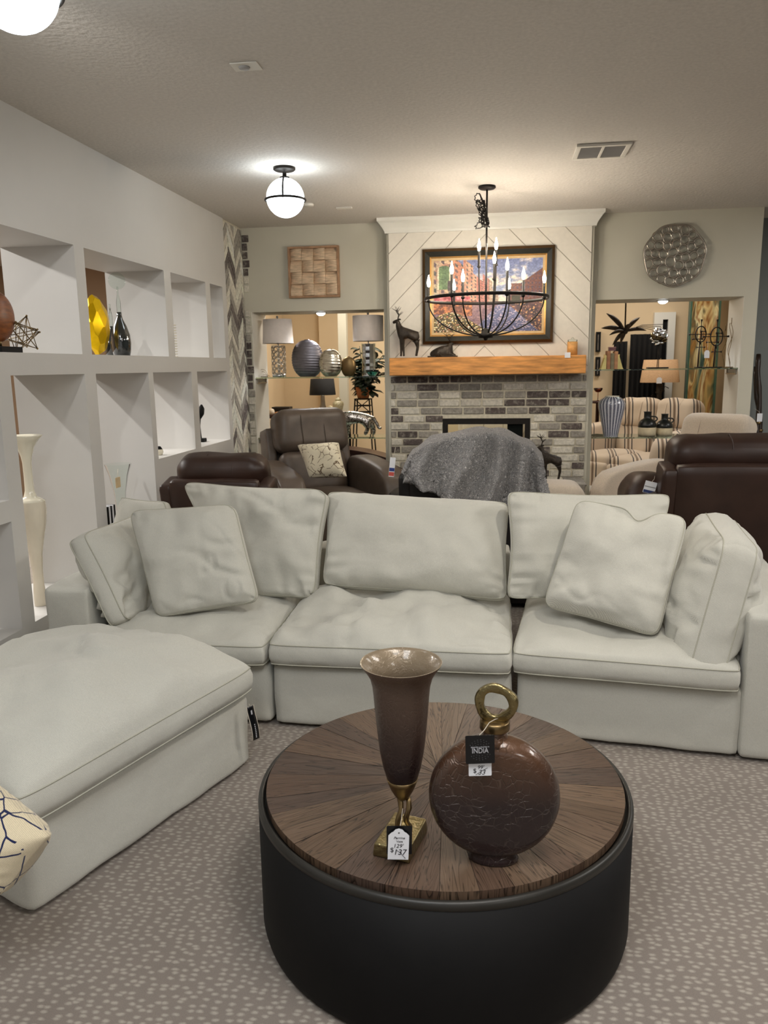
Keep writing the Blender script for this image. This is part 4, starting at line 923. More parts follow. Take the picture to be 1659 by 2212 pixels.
# ------------------------------------------------------------------ painting: a canal scene
def painting():
    Y = 6.675; a, b, c, d = at(913, 744, Y), at(1193, 738, Y), at(1200, 530, Y), at(913, 538, Y)
    x0, x1, z0, z1 = (a.x+d.x)/2, (b.x+c.x)/2, (a.z+b.z)/2, (c.z+d.z)/2
    t = thing('framed_painting', 'large painting of a canal lined with pink houses in a dark gilt-edged frame', 'painting', ((x0+x1)/2, Y, z0))
    def ring(o, i, ya, yb, nm, m):
        mb = MB(); A = [(x0+o, z0+o), (x1-o, z0+o), (x1-o, z1-o), (x0+o, z1-o)]; B = [(x0+i, z0+i), (x1-i, z0+i), (x1-i, z1-i), (x0+i, z1-i)]
        vs = [V((p_[0], ya, p_[1])) for p_ in A]+[V((p_[0], yb, p_[1])) for p_ in B]+[V((p_[0], 6.702, p_[1])) for p_ in A]+[V((p_[0], 6.702, p_[1])) for p_ in B]
        fs = []
        for k in range(4):
            j = (k+1) % 4; fs += [(k, j, 4+j, 4+k), (k, j, 8+j, 8+k), (4+k, 4+j, 12+j, 12+k)]
        mb.add(vs, fs, False); return mb.build(nm, m, t)
    ring(0, .022, 6.668, 6.655, 'outer_moulding', metal('bronze_gilt', (108, 84, 58), .5, .5, 80, .004)); ring(.021, .062, 6.660, 6.680, 'frame', mat('dark_green_black_frame', (38, 38, 32), .35, noise_amt=.1))
    ring(.061, .074, 6.678, 6.684, 'gilt_slip', metal('gilt_slip', (190, 146, 88), .4)); ring(.073, .092, 6.684, 6.686, 'cream_liner', mat('cream_liner', (214, 184, 138), .8, noise_amt=.05))
    X0, X1_, Z0, Z1_ = x0+.091, x1-.091, z0+.091, z1-.091; NX, NZ = 200, 150
    rnd = random.Random(2)
    def hsh(i, j): return (sin(i*127.1+j*311.7)*43758.5453) % 1
    def mixc(p_, q_, k): k = max(0, min(1, k)); return tuple(p_[n]*(1-k)+q_[n]*k for n in range(3))
    def paint(u, v):      # u right, v up
        n1 = noise.noise(V((u*7, v*7, 1))); n2 = noise.noise(V((u*22, v*22, 5))); n3 = noise.noise(V((u*60, v*60, 9)))
        sky = mixc((118, 150, 206), (74, 104, 184), (v-.6)*2.2)
        cl = noise.noise(V((u*4, v*6, 3)))+.4*n2
        sky = mixc(sky, (244, 226, 196), (cl+.05-.9*(v-.8))*2.4)
        c = sky
        # right bank houses
        top = .66+.32*max(0, (u-.80))*3.2
        if u > .70 and v < top and v > .30:
            c = mixc((128, 74, 62), (92, 52, 60), (u-.7)*3+n2)
            if (u*30) % 1 < .4 and (v*17) % 1 < .5: c = (70, 58, 86)
        if .72 < u < .80 and v < .5: c = mixc((60, 76, 50), (34, 46, 34), n1+.5)
        # left row of houses in perspective toward the vanishing point (.60,.42)
        ltop = .52+(.60-u)*1.25+.10*((int(u*11) % 2))
        if u < .60 and v < ltop and v > .30-.25*(.6-u):
            k = int(u*9+.4) % 5; wall = ((196, 186, 150), (232, 196, 150), (222, 134, 96), (236, 170, 130), (206, 104, 92))[k]
            c = mixc(wall, (150, 84, 72), .3+n2*.8)
            q = (v-.42)/max(.06, (.62-u)); wx = (math.log(max(.02, .66-u))*-8) % 1; wz = (q*5.2) % 1
            if .25 < wx < .62 and .22 < wz < .72: c = mixc((96, 78, 96), (60, 88, 84), hsh(int(u*20), int(q*5)))
        if .035 < u < .16 and .60 < v < .93 and (v < .86 or (u-.098)**2/.0037+(v-.86)**2/.005 < 1):
            c = (214, 204, 170) if (u < .05 or u > .145) else mixc((94, 148, 92), (60, 104, 72), n1+.4+.5*(abs(u-.098) < .02))
        if .13 < u < .19 and .58 < v < .72: c = (62, 62, 72)
        if v < .50 and u < .34 and v > .44-.05*u: c = mixc((196, 52, 72), (232, 160, 170), n2+.4)
        if v < .44 and u < .40 and v > .22: c = mixc((110, 56, 44), (206, 106, 48), (n2*1.6+n3+.3))
        # canal
        edge_l = .62-(.42-v)*.62; edge_r = .66+(.42-v)*.75
        if v < .42 and edge_l < u < edge_r:
            c = mixc((86, 108, 178), (40, 62, 122), (.42-v)*2+n2*.6)
            if n3+n2*.8 > .25: c = mixc(c, (206, 176, 190), .55)
        elif v < .42 and u >= edge_r:
            c = mixc((44, 40, 60), (120, 70, 66), n2+.3)
            if n3 > .32: c = (206, 140, 70)
        elif v < .26-.1*u or (v < .42 and u >= .36 and u <= edge_l):
            c = mixc((150, 110, 120), (88, 66, 96), n2+.5)
        if v < .20+.10*sin(u*9)-.12*u and u < .5:
            c = mixc((52, 58, 34), (104, 92, 44), n2+.5)
            if n3 > .18: c = ((226, 196, 84), (236, 220, 190), (176, 84, 66))[int(hsh(int(u*90), int(v*70))*3)]
        k = 1+.22*n3+.10*n2; g_ = (c[0]+c[1]+c[2])/3; c = tuple(.62*q+.32*g_+k_ for q, k_ in zip(c, (36, 26, 20))); return tuple(max(4, min(250, q*k)) for q in c)
    vs = [V((X0+(X1_-X0)*i/NX, 6.6865, Z0+(Z1_-Z0)*j/NZ)) for j in range(NZ+1) for i in range(NX+1)]; mb = MB(); mb.v = vs
    for j in range(NZ):
        for i in range(NX):
            mb.f.append([j*(NX+1)+i, j*(NX+1)+i+1, (j+1)*(NX+1)+i+1, (j+1)*(NX+1)+i]); mb.s.append(False); mb.c.append(lin(paint((i+.5)/NX, (j+.5)/NZ)))
    # the canvas has real thickness
    o = len(mb.v); mb.v += [V((x, 6.6985, z)) for x, z in ((X0, Z0), (X1_, Z0), (X1_, Z1_), (X0, Z1_))]; mb.f.append([o, o+1, o+2, o+3]); mb.s.append(False); mb.c.append((.5, .45, .4))
    mb.build('canvas', tinted('oil_paint', .45, 80, .06, .3, .002), t)
painting()
# ------------------------------------------------------------------ wall art
def square_art():
    Y = YB-.05; a, b = at(627, 645, YB), at(733, 531, YB); x0, x1, z0, z1 = a.x, b.x, a.z, b.z
    t = thing('wall_art_panel', 'square pale wood wall panel carved in a basket weave of blocks', 'wall art', ((x0+x1)/2, Y, z0))
    m = mat('whitewashed_wood', (216, 190, 160), .7, noise_amt=.18, nscale=14, stretch=(1, 1, 5), bump=.4, bscale=40, bdist=.003)
    f = .018; mb = MB().box((x0, YB-.045, z0), (x1, YB-.001, z0+f)).box((x0, YB-.045, z1-f), (x1, YB-.001, z1)).box((x0, YB-.045, z0+f), (x0+f, YB-.001, z1-f)).box((x1-f, YB-.045, z0+f), (x1, YB-.001, z1-f))
    mb.build('frame', mat('panel_frame_wood', (166, 130, 100), .7, noise_amt=.15, nscale=20), t, bevel=.002)
    n = 4; w_ = (x1-x0-2*f)/n; h_ = (z1-z0-2*f)/n
    for i in range(n):
        for j in range(n):
            ax, az = x0+f+i*w_, z0+f+j*h_; mb = MB(); K = 8
            if (i+j) % 2: mb.prism([(0, 0)]+[(w_*k/K, .012+.034*sin(pi*(k/K)*.62)) for k in range(K+1)]+[(w_, 0)], az+.002, az+h_-.002, 'z'); mb.v = [V((ax+p.x, YB-.004-p.y, p.z)) for p in mb.v]
            else: mb.prism([(0, 0)]+[(h_*k/K, .010+.036*sin(pi*(1-k/K)*.62)) for k in range(K+1)]+[(h_, 0)], ax+.002, ax+w_-.002, 'z'); mb.v = [V((p.z, YB-.004-p.y, az+p.x)) for p in mb.v]
            mb.build('carved_block', m, t)
square_art()
def round_art():
    c = at(1458, 551, YB-.05); R = wp(64, c); t = thing('round_wall_sculpture', 'round silver metal wall sculpture of joined open cells', 'wall sculpture', (c.x, YB-.05, c.z-R))
    rnd = random.Random(12); cs = []
    for ring, cnt, rr in ((.86, 17, .135), (.60, 12, .15), (.34, 7, .15), (.02, 2, .13)):
        for k in range(cnt):
            a = 2*pi*(k+.3*ring*5)/cnt; cs.append([ring*cos(a)+rnd.uniform(-.025, .025), ring*sin(a)+rnd.uniform(-.025, .025), rr*1.02*rnd.uniform(.8, 1.15), rnd.uniform(.75, 1.2)])
    for it in range(300):
        for i in range(len(cs)):
            for j in range(i):
                dx, dz = cs[i][0]-cs[j][0], cs[i][1]-cs[j][1]; d = max(1e-4, sqrt(dx*dx+dz*dz)); o = (cs[i][2]+cs[j][2])*.98-d
                if o > 0:
                    cs[i][0] += dx/d*o*.25; cs[i][1] += dz/d*o*.25; cs[j][0] -= dx/d*o*.25; cs[j][1] -= dz/d*o*.25
            d = sqrt(cs[i][0]**2+cs[i][1]**2)
            if d > 1-cs[i][2]: k = (1-cs[i][2])/d; cs[i][0] *= k; cs[i][1] *= k
    for c_ in cs: c_[3] = 1+(c_[3]-1)*.4
    mb = MB()
    for x, z, r, e in cs:
        an = rnd.uniform(0, 3); y = YB-.045+.012*(x*x+z*z)
        pts = []
        for k in range(18):
            a = 2*pi*k/18; ex, ez = r*cos(a)*e, r*sin(a)/e; pts.append((c.x+R*(x+ex*cos(an)-ez*sin(an)), y+rnd.uniform(-.001, .001), c.z+R*(z+ex*sin(an)+ez*cos(an))))
        mb.tube(pts, R*.030, 7, closed=True)
    mb.build('cell_lattice', M['silverw'], t)
    MB().tube([(c.x+R*(1+.025*sin(7*a*pi/30))*cos(a*pi/30), YB-.04, c.z+R*(1+.025*sin(7*a*pi/30))*sin(a*pi/30)) for a in range(60)], R*.03, 8, closed=True).build('rim', M['silverw'], t)
    mb = MB()
    for a in (.8, 2.4, 4.2, 5.5): mb.tube([(c.x+R*.6*cos(a), YB-.04, c.z+R*.6*sin(a)), (c.x+R*.6*cos(a), YB-.001, c.z+R*.6*sin(a))], .004, 6)
    mb.build('wall_standoff', M['silverw'], t)
round_art()
# ------------------------------------------------------------------ recliners and other upholstery
def lbox(name, m, parent, lo, hi, Mx=None, r=.04, crown=0, n=14, lump=.004, seed=0, cr_axis=2):
    return soft_box(MB(), lo, hi, r, crown, n, Mx, seed, lump, cr_axis).build(name, m, parent, local=True, dbl=True)
def recliner(name, label, cat, loc, rz, m, W=.88, D=.92, sz=.46, az=.62, bz=1.08, aw=.17, tilt=14, seats=1, roll=True, wing=.1, seam=None, group=None):
    t = thing(name, label, cat, loc, rz, group); seam = seam or m; iw = W/2-aw
    lbox('base', m, t, (-W/2+.03, -D/2+.10, .03), (W/2-.03, D/2-.14, .34), r=.03)
    for s in (-1, 1):
        # arm: side silhouette swept across its width
        prof = [(-D/2, .04), (D/2-.12, .04), (D/2-.10, az-.02), (D/2-.25, az+.03), (-.02, az+.015), (-D/2+.14, az-.02), (-D/2+.05, az-.08), (-D/2-.005, az-.22)]
        mb = MB(); n = 9; xs = [s*(W/2-aw+aw*k/(n-1)) for k in range(n)]; cy = -.02; cz = az*.55
        from_ = []
        for k, x in enumerate(xs):
            e = abs(2*k/(n-1)-1); q = 1-.09*max(0, e-.55)**2*8*.6
            from_ += [V((x, cy+(y-cy)*q, cz+(z-cz)*q)) for y, z in prof]
        L = len(prof); fs = [tuple(range(L)), tuple(range((n-1)*L, n*L))]+[(k*L+i, k*L+(i+1) % L, (k+1)*L+(i+1) % L, (k+1)*L+i) for k in range(n-1) for i in range(L)]
        mb.add(from_, fs); a = mb.build('arm', m, t, local=True, bevel=.0, sub=2)
        MB().tube([V((s*(W/2-.012), cy+(y-cy)*.95, cz+(z-cz)*.93)) for y, z in prof[2:]], .004, 6).build('seam', seam, a, local=True)
    sw = 2*iw/seats
    for k in range(seats):
        x0 = -iw+k*sw
        lbox('seat_cushion', m, t, (x0+.004, -D/2+.02, .33), (x0+sw-.004, D/2-.26, sz), r=.05, crown=.03, seed=k)
        lbox('footrest', m, t, (x0+.004, -D/2-.02, .06), (x0+sw-.004, -D/2+.05, sz-.07), r=.035, seed=k+5)
        T_ = Matrix.Translation((0, D/2-.24, sz-.06)) @ Matrix.Rotation(radians(-tilt), 4, 'X')
        H = (bz-sz+.06)
        lo = lbox('lumbar_cushion', m, t, (x0+.004, -.10, 0), (x0+sw-.004, .08, H*.52), T_, r=.07, crown=.0, seed=k+9, lump=.012)
        up = lbox('head_cushion', m, t, (x0-.02*(k == 0), -.13, H*.50), (x0+sw+.02*(k == seats-1), .10, H), T_, r=.085, crown=.012, seed=k+12, lump=.014)
        for f in (.33, .66):
            x = x0+sw*f
            MB().tube([T_ @ V((x, -.1325, H*.53)), T_ @ V((x, -.134, H*.75)), T_ @ V((x, -.128, H*.90)), T_ @ V((x, -.09, H*.985)), T_ @ V((x, 0, H+.012)), T_ @ V((x, .05, H-.004)), T_ @ V((x, .085, H-.035)), T_ @ V((x, .101, H*.88)), T_ @ V((x, .101, H*.62))], .0035, 5).build('seam', seam, up, local=True)
    T_ = Matrix.Translation((0, D/2-.24, .10)) @ Matrix.Rotation(radians(-tilt*.9), 4, 'X')
    lbox('back_shell', m, t, (-iw-.01, .085, .0), (iw+.01, .17, (bz-.10)*.90), T_, r=.03, seed=30)
    if seats == 2 and cat == 'sofa' and m == M['brown']:
        for s in (-1, 1): lbox('arm_pad', m, t, (min(s*(W/2-.24), s*(W/2+.03)), .02, az-.10), (max(s*(W/2-.24), s*(W/2+.03)), D/2-.06, az+.17), Matrix.Rotation(0, 4, 'X'), r=.11, crown=.03, seed=50, lump=.012)
    for s in (-1, 1):
        lbox('wing', m, t, (min(s*(iw-.01), s*(iw+.075)), -.04*(wing > 0), .25), (max(s*(iw-.01), s*(iw+.075)), .16, (bz-.16)*.93), T_, r=.025, seed=31)
    return t
recliner('recliner', 'taupe leather recliner with a twig-print pillow beside the left display opening', 'recliner', (-1.31, 5.84, 0), radians(32), M['taupe'], bz=1.18, W=1.02, D=1.0, az=.78, sz=.56, aw=.23)
recliner('recliner', 'dark brown leather recliner seen from behind, in front of the white niches', 'recliner', (-1.64, 4.72, 0), radians(182), M['brown'], bz=1.0, W=.86, D=.80, az=.60, tilt=12)
recliner('recliner', 'beige chenille recliner facing left near the right display opening', 'recliner', (1.32, 5.95, 0), radians(-50), M['cream'], bz=1.13, W=.86, D=1.0, az=.74, tilt=18)
recliner('reclining_sofa', 'dark brown leather reclining sofa seen from behind at the right edge', 'sofa', (1.73, 4.62, 0), radians(180), M['brown'], bz=1.13, W=2.05, D=.98, az=.72, seats=2, tilt=10, aw=.20)
tb = recliner('armchair', 'black leather armchair seen from behind under a grey fleece throw', 'armchair', (-.19, 5.05, 0), radians(180), M['blackl'], bz=.99, W=1.0, D=.92, az=.70, tilt=4)
# sherpa throw over the black chair
def fleece():
    m = mat('grey_sherpa_fleece', (126, 120, 120), .95, noise_amt=0, sheen=.5); nt = m.node_tree; N = nt.nodes; L = nt.links; b = N['Principled BSDF']; tc = N['Texture Coordinate']
    n = N.new('ShaderNodeTexNoise'); n.inputs['Scale'].default_value = 24; n.inputs['Detail'].default_value = 2; n.inputs['Distortion'].default_value = 2.2; L.new(tc.outputs['Object'], n.inputs[0])
    k = N.new('ShaderNodeMath'); k.operation = 'MULTIPLY'; k.inputs[1].default_value = 9; L.new(n.outputs[0], k.inputs[0]); f = N.new('ShaderNodeMath'); f.operation = 'PINGPONG'; f.inputs[1].default_value = .5; L.new(k.outputs[0], f.inputs[0])
    r = N.new('ShaderNodeValToRGB'); r.color_ramp.elements[0].position = .05; r.color_ramp.elements[1].position = .35; r.color_ramp.elements[0].color = (*lin((112, 108, 110)), 1); r.color_ramp.elements[1].color = (*lin((214, 208, 205)), 1)
    L.new(f.outputs[0], r.inputs[0]); L.new(r.outputs[0], b.inputs['Base Color'])
    bp = N.new('ShaderNodeBump'); bp.inputs['Strength'].default_value = 1; bp.inputs['Distance'].default_value = .02; L.new(f.outputs[0], bp.inputs['Height']); L.new(bp.outputs[0], b.inputs['Normal']); return m
def throw_blanket():
    mb = MB(); Yf = 4.50
    top = [(872, 1020), (890, 985), (930, 958), (985, 945), (1040, 938), (1075, 939), (1110, 950), (1145, 968), (1168, 990), (1172, 1010)]
    bot = [(876, 1036), (905, 1052), (940, 1066), (975, 1086), (1010, 1100), (1045, 1110), (1075, 1112), (1105, 1105), (1150, 1085), (1184, 1064)]
    def ev(L, u):
        s = u*(len(L)-1); i = min(int(s), len(L)-2); k = s-i; k = k; return (L[i][0]*(1-k)+L[i+1][0]*k, L[i][1]*(1-k)+L[i+1][1]*k)
    def P(u, v):
        uu = u; tp = ev(top, uu); bt = ev(bot, uu)
        if v < .72:
            k = v/.72; px = bt[0]*(1-k)+tp[0]*k; py = bt[1]*(1-k)+tp[1]*k
            Y = Yf+.10*k+.02
            fold = .11*abs(sin(u*17+.8*sin(k*3+u*5)))*(1-.3*k)+.012*noise.noise(V((u*18, k*3, 0)))
            q = at(px, py, Y); q.y += fold-.085; return q
        k = (v-.72)/.28; q = at(tp[0], tp[1], Yf+.12); q.y += .02+.26*k; q.z += .025*sin(min(1, k*2.2)*pi/2)*1.0-.22*max(0, k-.35)**1.3+.006*sin(u*34); return q
    P0 = P
    def P(u, v):
        q = P0(u, v); w_ = noise.noise(q*22); k = abs((w_*5+noise.noise(q*60)*.5) % 1-.5)*2; q.y -= .010*k; return q
    mb.grid(P, 200, 90)
    o = mb.build('throw_blanket', fleece(), None, solid=.024)
    tag(o, 'fluffy grey sherpa throw draped over the back of the black armchair', 'blanket')
throw_blanket()
# patterned pillows
def twig(name, base, line, scale, width=.022, gap=.45):
    m = linen(name, base, .6, .15); nt = m.node_tree; N = nt.nodes; L = nt.links; b = N['Principled BSDF']; tc = N['Texture Coordinate']
    src = b.inputs['Base Color'].links[0].from_socket
    d = N.new('ShaderNodeTexNoise'); d.inputs['Scale'].default_value = scale*.8; L.new(tc.outputs['Object'], d.inputs[0])
    ad = N.new('ShaderNodeVectorMath'); ad.operation = 'MULTIPLY_ADD'; ad.inputs[1].default_value = (.35/scale,)*3; L.new(d.outputs[1], ad.inputs[0]); L.new(tc.outputs['Object'], ad.inputs[2])
    v = N.new('ShaderNodeTexVoronoi'); v.feature = 'DISTANCE_TO_EDGE'; v.inputs['Scale'].default_value = scale; L.new(ad.outputs[0], v.inputs[0])
    c = N.new('ShaderNodeTexNoise'); c.inputs['Scale'].default_value = scale*1.3; L.new(tc.outputs['Object'], c.inputs[0])
    lt = N.new('ShaderNodeMath'); lt.operation = 'LESS_THAN'; lt.inputs[1].default_value = width; L.new(v.outputs[0], lt.inputs[0])
    gt = N.new('ShaderNodeMath'); gt.operation = 'GREATER_THAN'; gt.inputs[1].default_value = gap; L.new(c.outputs[0], gt.inputs[0])
    mu = N.new('ShaderNodeMath'); mu.operation = 'MULTIPLY'; L.new(lt.outputs[0], mu.inputs[0]); L.new(gt.outputs[0], mu.inputs[1])
    mx = N.new('ShaderNodeMix'); mx.data_type = 'RGBA'; L.new(mu.outputs[0], mx.inputs[0]); L.new(src, mx.inputs[6]); mx.inputs[7].default_value = (*lin(line), 1); L.new(mx.outputs[2], b.inputs['Base Color'])
    return m
o = quad_pillow('throw_pillow', twig('twig_print_cotton', (228, 218, 192), (112, 94, 72), 20, .035, .46), None, [at(668, 1032, 5.46), at(750, 1030, 5.38), at(732, 956, 5.56), at(642, 962, 5.68)], .07, band=.012, seed=40, n=26, pinch=.06, seam=False)
tag(o, 'cream twig-print pillow on the seat of the taupe recliner', 'pillow')
o = quad_pillow('throw_pillow', twig('navy_twig_linen', (214, 200, 170), (28, 36, 74), 15, .028, .42), None, [at(-190, 1985, 1.50), at(2, 1934, 1.46), at(106, 1806, 1.52), at(-60, 1655, 1.60)], .085, band=.012, seed=41, n=36, pinch=.03, seam=False)
tag(o, 'cream pillow with navy twig lines at the lower left edge', 'pillow')
zt = at(-100, 1960, 1.5).z
# hanging furniture tags
def furn_tag(label, a, b, Y, stripes, tilt=0):
    c = at((a[0]+b[0])/2, (a[1]+b[1])/2, Y); w_, h_ = wp(b[0]-a[0], c), wp(b[1]-a[1], c); t = thing('hang_tag', label, 'tag', (c.x, c.y, c.z-h_/2)); F = card_frame(c, radians(tilt))
    card('tag_card', rrect(w_, h_, .002), M['white'], t, F, .0012)
    for y0, y1, col in stripes: card('printed_band', [(-w_*.47, h_*(y0-.5)), (w_*.47, h_*(y0-.5)), (w_*.47, h_*(y1-.5)), (-w_*.47, h_*(y1-.5))], mat('tag_ink_%s' % col[0], col[1], .6, noise_amt=0), t, F @ Matrix.Translation((0, 0, .0008)), .0006)
    MB().tube([F @ V((0, h_*.46, .001)), F @ V((w_*.2, h_*.75, -.01)), F @ V((w_*.3, h_*1.0, -.03))], .001, 5).build('string', M['paper'], t)
furn_tag('white, blue and red hang tag on the side of the black armchair', (841, 988), (853, 1030), 4.66, ((.28, .46, ('blue', (44, 62, 130))), (.04, .24, ('red', (206, 90, 80)))), -6)
furn_tag('white and blue paper tag on the corner of the brown reclining sofa', (1391, 1040), (1417, 1066), 4.20, ((.02, .26, ('navy', (50, 62, 110))), (.5, .58, ('grey', (150, 150, 150)))), -14)
# ottoman's woven label tag
def ottoman_tag():
    a = at(548, 1562, 2.60); t = thing('hang_tag', 'narrow black woven tag hanging on the corner of the large ottoman', 'tag', (a.x, a.y, a.z-.07)); F = card_frame(a, radians(7), radians(38))
    mb = MB(); w_, h_ = .026, .135
    for sgn, mt, nm, th in ((1, M['cardblack'], 'label_face', .0008), (1, M['paper'], 'label_edge', .0004)):
        mb = MB(); ww = w_ if nm == 'label_face' else w_+.005; oz = 0 if nm == 'label_face' else -.0012
        mb.grid(lambda u, v: F @ V((ww*(u-.5), h_*(v-.5), oz+.006*sin(v*5)))+V((0, 0, 0)), 4, 14); mb.build(nm, mt, t, solid=th)
    m2 = MB()
    for k in range(8): m2.box((-.002, -.058+k*.0075, .0012+.006*sin((.5+(-.058+k*.0075)/h_)*5)), (.002, -.054+k*.0075, .002+.006*sin((.5+(-.058+k*.0075)/h_)*5)), F)
    m2.box((-.003, .035, .0012+.006*sin(.76*5)), (.003, .052, .0025+.006*sin(.8*5)), F); m2.build('stitched_letters', M['print'], t)
    MB().tube([F @ V((0, h_/2, .006*sin(5))), F @ V((-.004, h_/2+.012, -.004))], .0008, 5).build('string', M['paper'], t)
ottoman_tag()
# small round cream footstool behind the sectional
p = at(1200, 1062, 5.75)
t = thing('footstool', 'small cream upholstered footstool behind the sectional, right of the black armchair', 'footstool', (p.x, 5.75, 0))
lbox('cushion', M['cream'], t, (-.26, -.22, .30), (.20, .22, at(1200, 1040, 5.75).z-.02), r=.08, crown=.03)
for sx in (-1, 1):
    for sy in (-1, 1): MB().tube([(sx*.16-.03, sy*.15, .30), (sx*.17-.03, sy*.16, .001)], [.02, .013], 8).build('leg', M['dwood'], t, local=True)
# brick hearth and the deer on it
hz = at(1203, 1040, 6.40).z
rnd = random.Random(8); mb = MB(); z = hz-.004
while z > .02:
    x = -.90-rnd.uniform(0, .1)
    while x < .70:
        a, b = max(x, -.90), min(x+.17, .70)
        if b-a > .02: mb.box((a, 6.244+rnd.uniform(0, .003), max(.002, z-.056)), (b, 6.262, z), col=brick_tint(rnd))
        x += .18
    z -= .0665
x = -.90
while x < .70: mb.box((x, 6.246, hz-.01), (min(x+.17, .70), 6.40, hz), col=brick_tint(rnd)); mb.box((x, 6.408, hz-.01), (min(x+.17, .70), 6.694, hz), col=brick_tint(rnd)); x += .18
tag(mb.build('trim_12', M['brick'], bevel=.003), kind='structure')
struct('trim_13', MB().box((-.90, 6.258, 0), (.70, 6.697, hz-.003)), M['mortar'])
p = at(1190, 1040, 6.42); deer_standing('deer_figurine', 'dark bronze stag figurine on the brick hearth at the right', (p.x, 6.42, hz), .30, M['bronze'])
# ------------------------------------------------------------------ striped sofa beyond the right opening
def stripes():
    m = mat('striped_upholstery', (204, 184, 160), .9, noise_amt=0, sheen=.3); nt = m.node_tree; N = nt.nodes; L = nt.links; b = N['Principled BSDF']; tc = N['Texture Coordinate']
    s = N.new('ShaderNodeSeparateXYZ'); L.new(tc.outputs['Object'], s.inputs[0]); k = N.new('ShaderNodeMath'); k.operation = 'MULTIPLY'; k.inputs[1].default_value = 3.6; ad = N.new('ShaderNodeMath'); L.new(s.outputs[0], ad.inputs[0]); L.new(s.outputs[1], ad.inputs[1]); L.new(ad.outputs[0], k.inputs[0])
    f = N.new('ShaderNodeMath'); f.operation = 'FRACT'; L.new(k.outputs[0], f.inputs[0]); r = N.new('ShaderNodeValToRGB'); r.color_ramp.interpolation = 'CONSTANT'; e = r.color_ramp.elements
    A, B, C_ = (*lin((208, 190, 168)), 1), (*lin((38, 36, 42)), 1), (*lin((124, 104, 86)), 1); e[0].position = 0; e[0].color = A; e[1].position = .46; e[1].color = B
    for pos, c in ((.51, A), (.60, C_), (.70, A), (.79, B), (.84, A)): q = e.new(pos); q.color = c
    L.new(f.outputs[0], r.inputs[0]); L.new(r.outputs[0], b.inputs['Base Color']); return m
M['stripe'] = stripes()
recliner('striped_sofa', 'beige sofa with black and brown stripes beyond the right display opening', 'sofa', (1.42, 8.22, 0), radians(-48), M['stripe'], bz=1.14, W=1.35, D=.95, az=.86, sz=.60, seats=2, tilt=12, aw=.22)
# ------------------------------------------------------------------ display shelves in the openings
SY0, SY1 = YB+.03, YB+TH-.03
zl, zr_, zlow = at(690, 813.5, 7.05).z, at(1440, 796, 7.05).z, at(1360, 941, 7.05).z
def gshelf(x0, x1, z, label):
    t = thing('glass_shelf', label, 'shelf', ((x0+x1)/2, 7.06, z-.01))
    MB().box((x0+.0045, SY0, z-.010), (x1-.0045, SY1, z)).build('glass_pane', M['glassg'], t, bevel=.001)
    for x, s in ((x0, 1), (x1, -1)):
        mb = MB()
        for y in (SY0+.05, SY1-.06): mb.box((min(x+s*.0045, x+s*.012), y, z-.045), (max(x+s*.0045, x+s*.012), y+.006, z-.0105))
        mb.box((min(x+s*.0045, x+s*.012), SY0+.03, z-.055), (max(x+s*.0045, x+s*.012), SY1-.03, z-.045)); mb.build('bracket', M['silverw'], t)
gshelf(LO[0], LO[1], zl, 'upper glass shelf across the left display opening')
gshelf(RO[0], RO[1], zr_, 'upper glass shelf across the right display opening')
gshelf(LO[0], LO[1], zlow, 'lower glass shelf across the left display opening, under the silver panther')
gshelf(RO[0], RO[1], zlow, 'lower glass shelf across the right display opening, under the jugs')
Y = 7.06
def place(px, py): p = at(px, py, Y); return p
def table_lamp(cx, y0, yt, yb, hwt, hwb, bw, label, base, yz):
    p = place(cx, y0); x = p.x; s = wp(1, p); z = yz; zt, zb = at(cx, yt, Y).z, at(cx, yb, Y).z
    t = thing('table_lamp', label, 'table lamp', (x, Y, z))
    MB().lathe([(hwb*s, zb), (hwt*s, zt), (hwt*s-.003, zt), (hwb*s-.003, zb)], (x, Y, 0), 48, cap=False).build('lamp_shade', M['shade'], t, dbl=True)
    r = bw*s; zbt = zb-.02
    if base == 'lattice':
        mb = MB().lathe([(.0001, z+.001), (r*1.02, z+.001), (r*1.02, z+.028), (.0001, z+.028)], (x, Y, 0), 32).lathe([(.0001, zbt-.006), (r*1.02, zbt-.006), (r*1.02, zbt), (.0001, zbt)], (x, Y, 0), 32)
        mb.build('base', M['chrome'], t); mb = MB()
        for k in range(8):
            for d in (-1, 1):
                pts = []
                for j in range(25):
                    zz = z+.028+(zbt-.006-z-.028)*j/24; a = 2*pi*k/8+d*(.39*sin(j/24*pi*5)); pts.append((x+r*cos(a), Y+r*sin(a), zz))
                mb.tube(pts, .0035, 5)
        mb.build('lattice_cage', M['silverw'], t)
    else:
        mb = MB(); n = 5; hh = (zbt-z)/n; prof = [(.0001, z+.001), (r, z+.001)]
        for k in range(n): prof += [(r, z+hh*k+.008), (r*.93, z+hh*(k+.5)), (r, z+hh*(k+1)-.004)]
        prof += [(.0001, zbt)]; MB().lathe(prof, (x, Y, 0), 10, smooth=False).build('crystal_column', M['chrome'], t)
        for k in range(10):
            a = 2*pi*k/10; mb.tube([(x+r*1.03*cos(a), Y+r*1.03*sin(a), z+.01), (x+r*1.03*cos(a), Y+r*1.03*sin(a), zbt)], .004, 5)
        mb.build('column_ribs', M['glass'], t)
    MB().tube([(x, Y, z+.02), (x, Y, zt+.012)], .006, 8).build('stem', M['chrome'], t)
    MB().sphere((x, Y, zt+.02), .011, 12, 8).build('finial', M['chrome'], t)
    mb = MB()
    for a in (0, 2*pi/3, 4*pi/3): mb.tube([(x, Y, zt-.008), (x+(hwt*s-.003)*cos(a), Y+(hwt*s-.003)*sin(a), zt-.004)], .002, 5)
    mb.build('shade_spider', M['chrome'], t)
